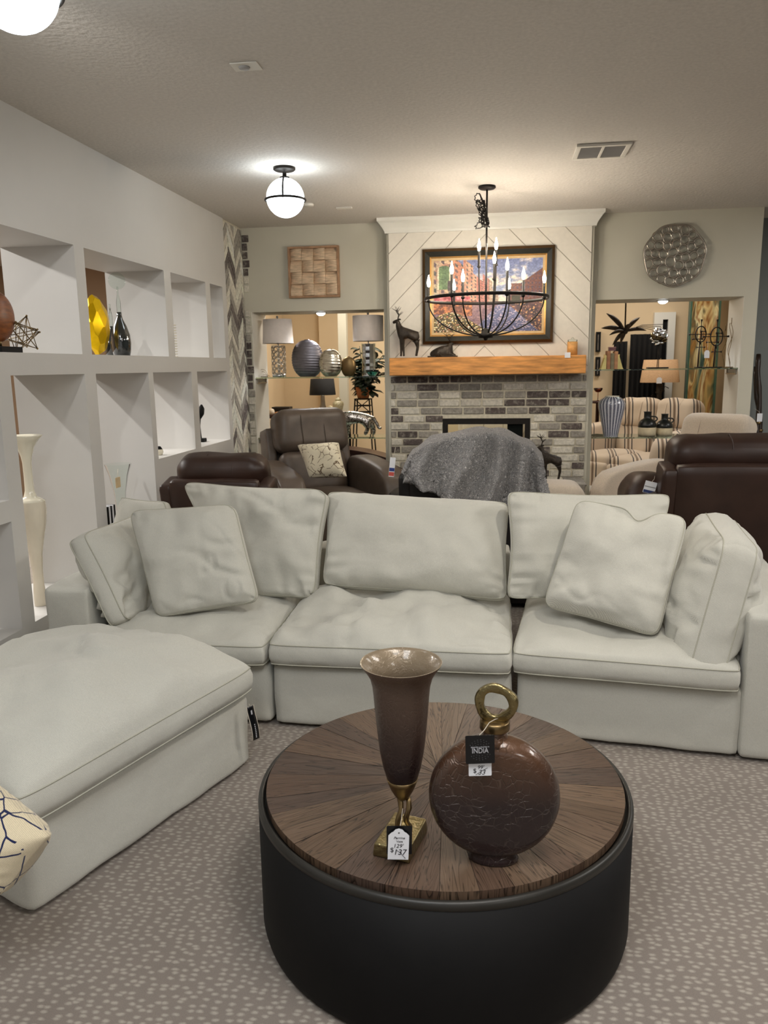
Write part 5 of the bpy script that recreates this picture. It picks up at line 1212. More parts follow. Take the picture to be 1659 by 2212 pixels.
table_lamp(603.5, 812, 690, 742, 30.5, 33, 14.5, 'silver table lamp with a lattice cylinder base at the left of the glass shelf', 'lattice', zl)
table_lamp(797, 812, 682, 737, 33, 33, 14.5, 'silver table lamp with a crystal column base at the right of the glass shelf', 'crystal', zl)
def disc_vase(cx, yt, yb, hw, yz, label, m, waves, thick=.35, footw=.5, name='disc_vase', yy=None, neck=0):
    yy = yy or Y; c = at(cx, (yt+yb)/2, yy); s = wp(1, c); R = hw*s; z0 = yz; H = at(cx, yt, yy).z-z0
    t = thing(name, label, 'vase', (c.x, yy, z0)); mb = MB()
    def P(u, v):
        a = 2*pi*u; k = v; ph_ = pi*(.13+.83*k); r = sin(ph_)**.8; zz = z0+.001+H*(cos(pi*.13)-cos(ph_))/(cos(pi*.13)-cos(pi*.96))
        w_ = 1.03+(.014*sin((zz-z0)/H*waves*2*pi+1.2*sin(a+1)) if waves else 0)
        r = max(r, footw if k < .04 else 0)
        return V((c.x+R*r*w_*cos(a), yy+R*thick*r*w_*sin(a), zz))
    mb.grid(P, 48, 90, True, True); b0 = 0
    mb.f.append(list(range(47, -1, -1))); mb.s.append(True); mb.c.append(None)
    mb.build('body', m, t)
    MB().lathe([(R*.16, z0+H*.985), (R*.18, z0+H+.006), (R*.14, z0+H+.006), (R*.12, z0+H*.98)], (c.x, yy, 0), 24, 1, thick*1.2, cap=False).build('rim', m, t, dbl=True)
disc_vase(664, 735, 812, 34, zl, 'large round dark pewter vase with wavy ridges on the glass shelf', metal('dark_pewter', (132, 128, 134), .34), 14)
disc_vase(714, 755, 812, 25, zl, 'medium round silver vase with wavy ridges beside the larger dark one', metal('bright_silver', (216, 206, 186), .18), 9, yy=7.00)
disc_vase(753, 771, 812, 16, zl, 'small round bronze vase between the silver vase and the right lamp', metal('antique_bronze', (120, 98, 66), .35), 0, yy=7.02)
p = place(567, 812); t = thing('wire_ornament', 'tiny wire ornament at the left end of the glass shelf', 'ornament', (p.x, Y, zl))
mb = MB()
for k, (w_, h_) in enumerate(((.05, .07), (.035, .05), (.06, .02))): mb.tube([(p.x+w_*cos(a*pi/8), Y+.02*k, zl+.003+h_*abs(sin(a*pi/8))) for a in range(9)], .002, 5)
mb.build('wire_loops', M['dbrass'], t); MB().box((p.x-.03, Y-.02, zl+.0005), (p.x+.05, Y+.02, zl+.012)).build('foot', M['silverw'], t, bevel=.003)
p = place(815, 806); t = thing('glass_dish', 'small pale teal glass dish beside the crystal lamp', 'dish', (p.x-.01, Y-.10, zl))
MB().lathe([(.0001, zl+.001), (.03, zl+.001), (.05, zl+.03), (.062, zl+.055), (.058, zl+.055), (.045, zl+.03), (.025, zl+.007), (.0001, zl+.007)], (p.x-.03, Y-.10, 0), 24, cap=False).build('bowl', glass('teal_glass', (150, 220, 214)), t)
# silver mosaic panther on the lower shelf
def mosaic():
    m = metal('mirror_mosaic', (196, 186, 176), .25); nt = m.node_tree; N = nt.nodes; L = nt.links; b = N['Principled BSDF']; tc = N['Texture Coordinate']
    v = N.new('ShaderNodeTexVoronoi'); v.inputs['Scale'].default_value = 130; L.new(tc.outputs['Object'], v.inputs[0])
    s = N.new('ShaderNodeSeparateXYZ'); L.new(v.outputs['Color'], s.inputs[0]); r = N.new('ShaderNodeValToRGB'); r.color_ramp.interpolation = 'CONSTANT'; r.color_ramp.elements[0].color = (.16, .13, .11, 1); r.color_ramp.elements[1].position = .35; r.color_ramp.elements[1].color = (.75, .70, .64, 1)
    L.new(s.outputs[0], r.inputs[0]); L.new(r.outputs[0], b.inputs['Base Color']); bp = N.new('ShaderNodeBump'); bp.inputs['Distance'].default_value = .006; L.new(v.outputs['Color'], bp.inputs['Height']); L.new(bp.outputs[0], b.inputs['Normal']); return m
def panther():
    p = place(775, 944); s = (at(815, 900, Y).x-at(735, 900, Y).x); F = V((p.x-.01, Y, zlow+.012)); t = thing('panther_figurine', 'silver mosaic panther figurine striding on the lower glass shelf', 'figurine', F); P = []; E = []
    def a(x, y, z, r, prev=None):
        P.append((F.x+x*s, F.y+y*s, F.z+z*s, r*s*2.0)); i = len(P)-1
        if prev is not None: E.append((prev, i))
        return i
    h = a(.28, 0, .50, .085); m_ = a(.02, 0, .47, .085, h); c = a(-.26, 0, .48, .10, m_); n1 = a(-.38, 0, .49, .075, c); hd = a(-.47, 0, .50, .07, n1); a(-.55, 0, .46, .04, hd)
    for sy, dx in ((-1, -.14), (1, .04)):
        k = a(-.28+dx*.35, sy*.07, .30, .05, c); q = a(-.31+dx*.8, sy*.07, .14, .032, k); f = a(-.30+dx, sy*.07, .035, .03, q); a(-.35+dx, sy*.07, .03, .028, f)
    for sy, dx in ((-1, -.10), (1, .10)):
        k = a(.30+dx*.3, sy*.07, .32, .065, h); q = a(.36+dx*.7, sy*.07, .17, .03, k); f = a(.33+dx, sy*.07, .035, .03, q); a(.28+dx, sy*.07, .03, .028, f)
    t1 = a(.42, 0, .46, .03, h); t2 = a(.52, 0, .30, .024, t1); t3 = a(.58, 0, .16, .022, t2); a(.66, 0, .18, .02, t3)
    skin('body', P, E, mosaic(), t, 2)
    for sy in (-1, 1): MB().lathe([(.0001, 0), (.012, .0), (.008, .018), (.0001, .028)], (F.x-.45*s, F.y+sy*.05*s, F.z+.56*s), 10).build('ear', M['silverw'], t)
panther()
# ---- right opening
Yr = 7.06
def slab(t, nm, m, px0, px1, y, z, h, dpt, bev=.002):
    a, b = at(px0, 793, y).x, at(px1, 793, y).x; return MB().box((a, y-dpt, z+.0005), (b, y+dpt, z+h)).build(nm, m, t, bevel=bev)
# books between angled bookends
bx0, bx1 = at(1308, 797, Yr).x, at(1332, 797, Yr).x
n = 3; rnd = random.Random(5)
cols = ((196, 140, 104), (150, 140, 112), (204, 152, 112)); hts = (.155, .135, .150); labs = ('tallest rust-brown book between the gold bookends', 'slim grey-green book in the middle of the gold bookends', 'orange-brown book next to the right gold bookend')
for k in range(3):
    w_ = (bx1-bx0)/3; a = bx0+w_*k; t = thing('book', labs[k], 'book', (a+w_/2, Yr, zr_), 0, 'books between the gold bookends')
    cm = mat('book_cloth_%d' % (k+1), cols[k], .8, noise_amt=.1); g = .0012; h = hts[k]
    mb = MB().box((a+g, Yr-.06, zr_+.001), (a+g+.003, Yr+.06, zr_+h)).box((a+w_-g-.003, Yr-.06, zr_+.001), (a+w_-g, Yr+.06, zr_+h)).box((a+g, Yr-.062, zr_+.001), (a+w_-g, Yr-.058, zr_+h)); mb.build('cover', cm, t)
    MB().box((a+g+.003, Yr-.057, zr_+.004), (a+w_-g-.003, Yr+.056, zr_+h-.003)).build('pages', M['paper'], t)
p = at(1322, 752, Yr); t = thing('trinket_box', 'small dark pink box standing on top of the books', 'box', (p.x, Yr, zr_+.155))
MB().box((p.x-.028, Yr-.03, zr_+.156), (p.x+.028, Yr+.03, zr_+.178)).build('box_body', mat('plum_box', (120, 84, 88), .5), t, bevel=.002); MB().box((p.x-.030, Yr-.032, zr_+.1785), (p.x+.030, Yr+.032, zr_+.188)).build('lid', mat('mauve_lid', (150, 112, 110), .5), t, bevel=.002)
gb = metal('pale_gold_leaf', (228, 210, 140), .3)
for sx, x, lb in ((-1, bx0, 'gold angular bookend on the left of the books'), (1, bx1, 'gold angular bookend on the right of the books')):
    t = thing('bookend', lb, 'bookend', (x+sx*.03, Yr, zr_)); f = sx
    MB().prism([(x+f*.001, zr_+.0005), (x+f*.014, zr_+.0005), (x+f*.014, zr_+.125), (x+f*.001, zr_+.115)], Yr-.05, Yr+.05).build('upright', gb, t)
    for dy in (-.045, 0, .045): MB().prism([(x+f*.0145, zr_+.0005), (x+f*.05, zr_+.0005), (x+f*.042, zr_+.012), (x+f*.0145, zr_+.10)], Yr+dy-.006, Yr+dy+.006).build('fin', gb, t)
# chrome flower on a stand
c = at(1424, 727, Yr); t = thing('flower_sculpture', 'silver petal ball sculpture on a thin stem and flat black base', 'sculpture', (c.x, Yr, zr_))
slab(t, 'base', M['blackm'], 1398, 1442, Yr, zr_, .012, .05)
mb = MB()
for dx in (-.006, .006): mb.tube([(c.x+dx, Yr, zr_+.01), (c.x+dx*.3, Yr, c.z-.05)], .0035, 6)
mb.build('stem', M['blackm'], t); rnd = random.Random(9); Rb = wp(19, c)
for k in range(26):
    zz = 1-2*(k+.5)/26; a = k*2.399; d = V((cos(a)*sqrt(1-zz*zz), sin(a)*sqrt(1-zz*zz), zz)); q = d.to_track_quat('Z', 'Y').to_matrix().to_4x4()
    Mx = Matrix.Translation(c+d*Rb*.75) @ q @ Matrix.Rotation(.7, 4, 'X')
    MB().lathe([(.0001, -.008), (Rb*.22, -.004), (Rb*.40, .008), (Rb*.38, .010), (Rb*.2, -.001), (.0001, -.004)], (0, 0, 0), 10, 1, .8, M=Mx, cap=False).build('petal', M['chrome'] if k % 3 else M['dbrass'], t, dbl=True)
MB().sphere(c, Rb*.6, 14, 10).build('core', M['blackm'], t)
# compass sculptures
def compass(px, pyc, base0, base1, y, label, scale=1):
    c = at(px, pyc, y); t = thing('astrolabe_sculpture', label, 'sculpture', (c.x, y, zr_)); slab(t, 'base', M['blackm'], base0, base1, y, zr_, .010, .05)
    r = wp(17, c)*scale; zt = at(px, 690, y).z
    MB().tube([(c.x-.01, y, zr_+.008), (c.x-.005, y, c.z-r)], .006, 7).build('stem', M['blackm'], t)
    MB().tube([(c.x+r*.82*cos(a*pi/20), y+.3*r*cos(a*pi/20), c.z+r*1.15*sin(a*pi/20)) for a in range(40)], .005, 7, closed=True).build('ring', M['blackm'], t)
    mb = MB()
    def spike(a, b):
        a, b = V(a), V(b); mb.tube([a, a.lerp(b, .12), a.lerp(b, .88), b], [.010, .0035, .0035, .010], 7)
    spike((c.x, y, c.z-r*1.5), (c.x, y, zt)); spike((c.x-r*1.7, y, c.z), (c.x+r*1.5, y, c.z)); spike((c.x-r*1.2, y, c.z-r*.7), (c.x+r*.3, y, c.z-r*.7)); spike((c.x-r*.5, y, c.z-r*1.9), (c.x+r*.7, y, c.z-r*1.9)); spike((c.x+r*.1, y, c.z+r*.5), (c.x+r*.1, y, c.z-r*.8)); spike((c.x-r*.1, y, c.z+r*.4), (c.x+r*.6, y, c.z+r*.4))
    mb.build('spiked_bars', M['blackm'], t)
compass(1548, 727, 1520, 1556, 7.00, 'black iron ring sculpture with flared spikes at the right end of the glass shelf')
compass(1514, 722, 1502, 1519, 7.18, 'second black iron spiked sculpture just left of and behind the ring one', .85)
c = at(1527, 765, 6.985); t = thing('price_tag', 'white price tag hanging from the black spiked sculpture', 'price tag', (c.x, 6.985, c.z-.03)); F = card_frame(c, 0)
card('tag_card', [(-.022, -.032), (.022, -.032), (.022, .018), (.010, .032), (-.010, .032), (-.022, .018)], M['white'], t, F); MB().tube([F @ V((0, .03, 0)), F @ V((.004, .07, 0)), V((c.x+.002, 6.998, at(1548, 727, 7.0).z))], .001, 5).build('string', M['paper'], t)
for k, (px, dy, hh_) in enumerate(((1582, 0, 0), (1593, .12, .02))):
    c = at(px, 795, 7.10+dy); x = RO[1]-.035-.012*k; t = thing('wire_figure', ('slim gold wire figure at the far right of the glass shelf', 'second slim gold wire figure, nearest the white opening edge')[k], 'sculpture', (x, 7.04+dy, zr_)); yy = 7.04+dy
    MB().box((x-.03, yy-.02, zr_+.0005), (x+.03, yy+.02, zr_+.008)).build('base', M['dbrass'], t); mb = MB()
    for s in (-1, 1): mb.tube([(x+s*.012*sin(j*.9+s), yy+s*.02*sin(j*.6), zr_+.008+(.36-.05*k)*j/10) for j in range(11)], .0025, 5)
    mb.tube([(x, yy, zr_+.36-.05*k), (x, yy, zr_+.41-.05*k)], .003, 5); mb.build('wire_body', M['dbrass'], t)
# blue and white ginger-style vase
def bluewhite():
    m = mat('blue_white_glaze', (220, 222, 228), .15, noise_amt=0, coat=.5); nt = m.node_tree; N = nt.nodes; L = nt.links; b = N['Principled BSDF']; uv = N.new('ShaderNodeUVMap'); uv.uv_map = 'uv'
    mp = N.new('ShaderNodeMapping'); mp.inputs['Scale'].default_value = (22, 30, 1); L.new(uv.outputs[0], mp.inputs[0])
    s = N.new('ShaderNodeSeparateXYZ'); L.new(mp.outputs[0], s.inputs[0]); fx_ = N.new('ShaderNodeMath'); fx_.operation = 'FRACT'; L.new(s.outputs[0], fx_.inputs[0]); fy_ = N.new('ShaderNodeMath'); fy_.operation = 'FRACT'; L.new(s.outputs[1], fy_.inputs[0])
    g1 = N.new('ShaderNodeMath'); g1.operation = 'GREATER_THAN'; g1.inputs[1].default_value = .42; L.new(fx_.outputs[0], g1.inputs[0]); g2 = N.new('ShaderNodeMath'); g2.operation = 'GREATER_THAN'; g2.inputs[1].default_value = .25; L.new(fy_.outputs[0], g2.inputs[0])
    mu = N.new('ShaderNodeMath'); mu.operation = 'MULTIPLY'; L.new(g1.outputs[0], mu.inputs[0]); L.new(g2.outputs[0], mu.inputs[1]); mx = N.new('ShaderNodeMix'); mx.data_type = 'RGBA'; L.new(mu.outputs[0], mx.inputs[0]); mx.inputs[6].default_value = (*lin((214, 216, 226)), 1); mx.inputs[7].default_value = (*lin((34, 42, 78)), 1); L.new(mx.outputs[2], b.inputs['Base Color']); return m
c = at(1319, 940, 7.02); s = wp(1, c); t = thing('patterned_vase', 'tall blue and white basket-pattern vase on the lower right glass shelf', 'vase', (c.x, 7.02, zlow)); H = at(1319, 857, 7.02).z-zlow
pr = [(15.5, 0), (15.5, .02), (17, .10), (20, .28), (24.5, .52), (28, .72), (28.5, .82), (26, .91), (20, .965), (15, .99), (14.5, 1.0)]
import bisect
def pv(v):
    for k in range(len(pr)-1):
        if pr[k][1] <= v <= pr[k+1][1]: q = (v-pr[k][1])/(pr[k+1][1]-pr[k][1]); return pr[k][0]*(1-q)+pr[k+1][0]*q
    return pr[-1][0]
mb = MB(); nu, nv = 49, 40; mb.uv = []
for j in range(nv):
    for i in range(nu):
        u, v = i/(nu-1), j/(nv-1); mb.v.append(V((c.x+pv(v)*s*cos(2*pi*u), 7.02+pv(v)*s*sin(2*pi*u), zlow+.001+H*v))); mb.uv.append((u, v))
for j in range(nv-1):
    for i in range(nu-1): mb.f.append([j*nu+i, j*nu+i+1, (j+1)*nu+i+1, (j+1)*nu+i]); mb.s.append(True); mb.c.append(None)
mb.build('body', bluewhite(), t); MB().lathe([(14.5*s, H*.99), (15*s, H+.008), (12.5*s, H+.008), (12*s, H*.97)], (c.x, 7.02, zlow), 32, cap=False).build('rim', M['cer'], t, dbl=True)
def jug(px, pt, hw, label, y):
    c = at(px, 940, y); s = wp(1, c); H = at(px, pt, y).z-zlow; t = thing('jug', label, 'jug', (c.x, y, zlow)); R = hw*s
    MB().lathe([(.0001, .001), (R*.93, .001), (R*.98, .02), (R, H*.36), (.0001, H*.36)], (c.x, y, zlow), 36).build('base_band', mat('cream_stoneware', (206, 192, 160), .7), t)
    MB().lathe([(.0001, H*.361), (R, H*.361), (R*1.0, H*.45), (R*.92, H*.56), (R*.70, H*.66), (R*.46, H*.71), (R*.40, H*.75), (R*.40, H*.96), (R*.46, H*.99), (R*.44, H), (R*.33, H), (R*.33, H*.8), (.0001, H*.78)], (c.x, y, zlow), 36).build('body', mat('black_glaze', (26, 28, 26), .3, noise_amt=.1), t)
    MB().tube([(c.x+R*.75, y, zlow+H*.62)]+[(c.x+R*.72+R*.34*sin(a*pi/8), y, zlow+H*.70+H*.10*-cos(a*pi/8)) for a in range(1, 8)]+[(c.x+R*.40, y, zlow+H*.80)], R*.085, 7).build('handle', mat('black_glaze_handle', (26, 28, 26), .3), t)
jug(1397, 889, 19, 'larger black and cream stoneware jug beside the blue vase', 7.02)
jug(1434, 894, 17.5, 'smaller black and cream stoneware jug right of the larger one', 7.06)
# ------------------------------------------------------------------ rooms beyond the openings
# left: console with lamp, jars, books
cy = 8.32; cz = at(690, 894, cy).z; xa, xb = at(575, 894, cy).x, at(745, 894, cy).x
t = thing('console_table', 'dark console table seen through the left opening, holding a black-shaded lamp', 'table', ((xa+xb)/2, cy, 0))
MB().box((xa, cy-.2, cz-.035), (xb, cy+.2, cz)).build('table_top', M['dwood'], t, bevel=.004)
for x in (xa+.03, xb-.03):
    for y in (cy-.17, cy+.17): MB().box((x-.025, y-.025, .001), (x+.025, y+.025, cz-.036)).build('leg', M['dwood'], t, bevel=.003)
c = at(698, 892, cy); s = wp(1, c); t = thing('table_lamp', 'table lamp with a black shade and a tapering grey bottle base', 'table lamp', (c.x, cy, cz))
zt, zb = at(698, 818, cy).z, at(698, 853, cy).z
MB().lathe([(28.5*s, zb), (25*s, zt), (25*s-.003, zt), (28.5*s-.003, zb)], (c.x, cy, 0), 40, cap=False).build('lamp_shade', M['shadeblack'], t, dbl=True)
MB().lathe([(.0001, cz+.001), (15*s, cz+.001), (15*s, cz+.012), (9*s, cz+.05), (5.5*s, cz+.10), (4.2*s, zb-.01), (2*s, zb), (.0001, zb)], (c.x, cy, 0), 28).build('base', mat('taupe_glaze', (120, 106, 88), .25), t)
MB().tube([(c.x, cy, zb-.01), (c.x, cy, zt+.02)], .005, 6).build('stem', M['dbrass'], t)
mb = MB()
for a in (0, 2*pi/3, 4*pi/3): mb.tube([(c.x, cy, zt-.005), (c.x+(25*s-.002)*cos(a), cy+(25*s-.002)*sin(a), zt-.002)], .002, 5)
mb.build('shade_spider', M['dbrass'], t)
def lattice_glaze():
    m = mat('lattice_glaze', (214, 204, 168), .3, noise_amt=0, bump=.8, bscale=26, bdist=.012, voro=1, coat=.4); return m
LG = lattice_glaze()
for px, pt, hw, yy, lb in ((731, 858, 12, cy, 'taller cream lattice-patterned lidded jar beside the black-shaded lamp'), (714, 876, 9, cy-.12, 'shorter pale green patterned jar in front of the taller one')):
    c = at(px, 893, yy); s = wp(1, c); H = at(px, pt, yy).z-cz; t = thing('ginger_jar', lb, 'jar', (c.x, yy, cz))
    MB().lathe([(.0001, .001), (hw*.6*s, .001), (hw*.66*s, H*.1), (hw*s, H*.55), (hw*.92*s, H*.70), (hw*.5*s, H*.80), (.0001, H*.80)], (c.x, yy, cz), 32).build('body', LG, t)
    MB().lathe([(.0001, H*.801), (hw*.52*s, H*.801), (hw*.56*s, H*.86), (hw*.4*s, H*.93), (hw*.12*s, H*.95), (hw*.14*s, H), (.0001, H)], (c.x, yy, cz), 28).build('lid', LG, t)
bl = (('white paperback at the bottom of the stack left of the black-shaded lamp', (206, 198, 180)), ('grey paperback in the middle of the small stack', (170, 164, 152)), ('cream paperback on top of the small stack', (222, 212, 190)))
xa_, xb_ = at(648, 892, 8.27).x, at(678, 892, 8.27).x
for k, (lb, col) in enumerate(bl):
    h = .016; z = cz+.0005+k*(h+.0006); dx = .004*k; t = thing('book', lb, 'book', ((xa_+xb_)/2, 8.27, z), 0, 'stacked paperbacks on the console'); m = mat('paperback_%d' % k, col, .7)
    MB().box((xa_+dx, 8.19, z), (xb_-dx, 8.35, z+.002)).box((xa_+dx, 8.19, z+h-.002), (xb_-dx, 8.35, z+h)).box((xa_+dx, 8.19, z), (xb_-dx, 8.192, z+h)).build('cover', m, t); MB().box((xa_+dx+.002, 8.1925, z+.0025), (xb_-dx-.003, 8.347, z+h-.0025)).build('pages', M['paper'], t)
a, b = at(598, 892, 8.22).x, at(645, 892, 8.22).x
t = thing('wicker_tray', 'orange woven tray on the console behind the taupe recliner', 'tray', ((a+b)/2, 8.22, cz)); MB().box((a, 8.14, cz+.001), (b, 8.31, cz+.012)).build('bottom', M['wicker'], t)
MB().box((a, 8.14, cz+.0125), (b, 8.15, cz+.03)).box((a, 8.30, cz+.0125), (b, 8.31, cz+.03)).box((a, 8.151, cz+.0125), (a+.01, 8.299, cz+.03)).box((b-.01, 8.151, cz+.0125), (b, 8.299, cz+.03)).build('rim', M['wicker'], t)
a, b = at(592, 880, 8.42).x, at(628, 880, 8.42).x
t = thing('storage_box', 'black lidded box behind the orange woven tray', 'box', ((a+b)/2, 8.41, cz)); MB().box((a, 8.34, cz+.001), (b, 8.48, cz+.05)).build('body', M['blackl'], t, bevel=.003); MB().box((a-.004, 8.336, cz+.0505), (b+.004, 8.484, cz+.075)).build('lid', M['blackl'], t, bevel=.004)
c = at(587, 893, 8.2); mb = MB().lathe([(.0001, .001), (.03, .001), (.032, .03), (.026, .055), (.012, .065), (.0001, .066)], (c.x, 8.2, cz), 24); tag(mb.build('ceramic_jar', M['paper']), 'cream rounded jar at the left end of the console', 'jar')
# dark curved bench below
c = at(775, 1000, 7.75); t = thing('bench', 'dark curved wood bench seen under the lower left glass shelf', 'bench', (c.x, 7.75, 0)); z1 = at(775, 962, 7.75).z
a, b = at(722, 990, 7.75).x, at(850, 990, 7.75).x; N_ = 12
top = [(a+(b-a)*k/N_, z1-.10*(k/N_)**2) for k in range(N_+1)]
MB().prism(top+[(x, z-.05) for x, z in top[::-1]], 7.45, 7.76, 'y').build('curved_top', M['dwood'], t, bevel=.004)
MB().box((a+.02, 7.48, .001), (a+.40, 7.74, z1-.07)).build('cabinet', M['dwood'], t); MB().box((b-.06, 7.48, .001), (b-.02, 7.74, z1-.16)).build('leg', M['dwood'], t)
# plant and its iron stand
def plant():
    yy = 8.40; c = at(785, 880, yy); t = thing('plant_stand', 'black iron plant stand with criss-cross sides behind the right lamp', 'plant stand', (c.x, yy, 0)); zt = at(778, 862, yy).z; s = wp(1, c)
    w_ = 22*s
    for sx in (-1, 1):
        for sy in (-1, 1): MB().tube([(c.x+sx*w_*.7, yy+sy*w_*.7, zt), (c.x+sx*w_*1.3, yy+sy*w_*1.3, .002)], .008, 7).build('leg', M['blackm'], t)
    mb = MB()
    for z in (zt, zt-.07, zt-.14): k = 1-.6*(z-zt); q = w_*.7*(1+.25*(zt-z)); mb.tube([(c.x-q, yy-q, z), (c.x+q, yy-q, z), (c.x+q, yy+q, z), (c.x-q, yy+q, z)], .006, 6, closed=True)
    for sx in (-1, 1): mb.tube([(c.x-sx*w_*.7, yy-w_*.75, zt), (c.x+sx*w_*.8, yy-w_*.8, zt-.14)], .005, 6)
    mb.build('frame', M['blackm'], t)
    MB().lathe([(.0001, zt-.004), (w_*.9, zt-.004), (w_*.9, zt+.006), (.0001, zt+.006)], (c.x, yy, 0), 24).build('tray', M['blackm'], t)
    t = thing('potted_plant', 'dark green leafy plant filling the space behind the crystal lamp', 'plant', (c.x, yy, zt+.0075)); z0 = zt+.008
    MB().lathe([(.0001, z0), (.06, z0), (.085, z0+.11), (.09, z0+.12), (.075, z0+.12), (.0001, z0+.10)], (c.x, yy, 0), 28).build('pot', mat('terracotta_pot', (206, 130, 84), .8), t)
    rnd = random.Random(21); st = MB(); lf = MB(); H = at(790, 742, yy).z-z0
    for k in range(22):
        a = rnd.uniform(0, 6.28); r = rnd.uniform(.05, .24); h = rnd.uniform(-.1, 1)*H; pts = [V((c.x, yy, z0+.09)), V((c.x+r*.4*cos(a)+.02, yy+r*.3*sin(a), z0+.1+h*.5)), V((c.x+r*cos(a)+.05, yy+r*.7*sin(a), z0+.1+h*.85))]; st.tube(pts, .004, 5)
        for j in range(13):
            q = rnd.uniform(.25, 1); o = pts[0].lerp(pts[1], q*2) if q < .5 else pts[1].lerp(pts[2], q*2-1); b = rnd.uniform(0, 6.28); d = V((cos(b), sin(b)*.8, rnd.uniform(-.5, .6))).normalized(); L_ = rnd.uniform(.09, .15); sd = d.cross(V((0, 0, 1))).normalized()*L_*.34; up = V((0, 0, .02))
            P_ = [o, o+d*L_*.35+sd-up*.3, o+d*L_*.75+sd*.8-up*.5, o+d*L_-up*1.4, o+d*L_*.75-sd*.8-up*.5, o+d*L_*.35-sd-up*.3, o+d*L_*.4+up*.4, o+d*L_*.75+up*.1]
            lf.add(P_, [(0, 1, 6), (0, 6, 5), (1, 2, 7, 6), (6, 7, 4, 5), (2, 3, 7), (7, 3, 4)])
    st.build('stems', M['leaf'], t); lf.build('foliage', M['leaf'], t, solid=.0012)
plant()
c = at(755, 905, 7.98); z0 = at(755, 899, 7.98).z
t = thing('candle_holder', 'pale green pillar candle beside the black plant stand', 'candle', (c.x, 7.98, 0)); MB().lathe([(.0001, .001), (.06, .001), (.05, .02), (.012, .05), (.012, z0-.03), (.05, z0-.012), (.05, z0), (.0001, z0)], (c.x, 7.98, 0), 24).build('stand', M['blackm'], t)
MB().lathe([(.0001, z0+.0005), (.02, z0+.0005), (.02, z0+.05), (.0001, z0+.052)], (c.x, 7.98, 0), 20).build('wax', mat('pale_green_wax', (214, 220, 160), .5), t)
# ---- right far room
yy = 8.9
def panel(px0, px1, py0, py1, y, nm, label, cat, m, pleats=6):
    a, b = at(px0, (py0+py1)/2, y).x, at(px1, (py0+py1)/2, y).x; z1 = at((px0+px1)/2, py0, y).z; z0 = max(.01, at((px0+px1)/2, py1, y).z)
    mb = MB(); mb.grid(lambda u, v: V((a+(b-a)*u, y+.025*sin(u*pi*2*pleats)+.0, z0+(z1-z0)*v)), 12*pleats+1, 6); o = mb.build(nm, m, solid=.006); tag(o, label, cat)
M['doorblack'] = mat('doorway_black', (12, 10, 9), .95, noise_amt=.1)  # black sheets stand in for the darkness inside doorways
panel(1346, 1411, 722, 1500, 9.45, 'dark_doorway', 'tall black sheet standing for a dark doorway behind the right opening', 'dark_doorway', M['doorblack'])
panel(1312, 1339, 738, 1500, 9.45, 'dark_doorway', 'narrow black sheet standing for darkness left of the wider one', 'dark_doorway', M['doorblack'], 3)
a, b = at(1411, 760, 9.5).x, at(1445, 760, 9.5).x
z1 = at(1425, 690, 9.5).z
struct('door_1', MB().box((a, 9.52, 0), (a+(b-a)*.55, 9.598, z1)).box((b-.02, 9.52, 0), (b+.06, 9.598, z1)).box((a, 9.52, z1), (b+.06, 9.598, z1+.08)), M['trimw'])
MB().box((a+(b-a)*.56, 9.56, 0), (b-.021, 9.597, z1-.002)); struct('door_2', MB().box((a+(b-a)*.56, 9.56, .01), (b-.021, 9.597, z1-.002)), M['black'])
for px0, px1, py0, py1, lb in ((1287, 1297, 717, 760, 'upper narrow black picture frame at the left of the right opening'), (1286, 1296, 771, 812, 'lower narrow black picture frame at the left of the right opening')):
    a, b, z0, z1 = at(px0, py1, 9.55).x, at(px1, py1, 9.55).x, at(px0, py1, 9.55).z, at(px0, py0, 9.55).z; t = thing('picture_frame', lb, 'picture', ((a+b)/2, 9.57, z0))
    f = .018; MB().box((a, 9.56, z0), (b, 9.598, z0+f)).box((a, 9.56, z1-f), (b, 9.598, z1)).box((a, 9.56, z0+f), (a+f, 9.598, z1-f)).box((b-f, 9.56, z0+f), (b, 9.598, z1-f)).build('frame', M['black'], t); MB().box((a+f, 9.575, z0+f), (b-f, 9.597, z1-f)).build('print', mat('muted_print', (150, 140, 128), .7, noise_amt=.3, nscale=12), t)
# glossy gold and green art panel
def goldart():
    m = mat('gold_green_resin', (150, 120, 60), .2, noise_amt=0, coat=.6, metal=.4); nt = m.node_tree; N = nt.nodes; L = nt.links; b = N['Principled BSDF']; tc = N['Texture Coordinate']; mp = N['Mapping']; mp.inputs['Scale'].default_value = (5, 1, .9)
    w_ = N.new('ShaderNodeTexNoise'); w_.inputs['Scale'].default_value = 1.6; w_.inputs['Detail'].default_value = 3; w_.inputs['Distortion'].default_value = .8; L.new(mp.outputs[0], w_.inputs[0]); r = N.new('ShaderNodeValToRGB'); e = r.color_ramp.elements
    e[0].position = .30; e[0].color = (*lin((44, 66, 52)), 1); e[1].position = .72; e[1].color = (*lin((60, 84, 70)), 1)
    for pos, c in ((.38, (86, 106, 84)), (.44, (196, 170, 110)), (.50, (150, 104, 56)), (.55, (230, 214, 160)), (.60, (120, 112, 84)), (.66, (172, 130, 70))): q = e.new(pos); q.color = (*lin(c), 1)
    L.new(w_.outputs[0], r.inputs[0]); L.new(r.outputs[0], b.inputs['Base Color']); return m
ya = 9.2; a, b = at(1478, 880, ya).x, at(1542, 880, ya).x; t = thing('art_panel', 'tall glossy gold and green abstract panel behind the iron sculptures', 'wall art', ((a+b)/2, ya, .5)); mb = MB()
mb.grid(lambda u, v: V((a+.02+(b-a-.04)*u, ya-.02-.012*sin(u*9+v*5), .52+(2.45-.52)*v)), 20, 40); mb.build('resin_face', goldart(), t)
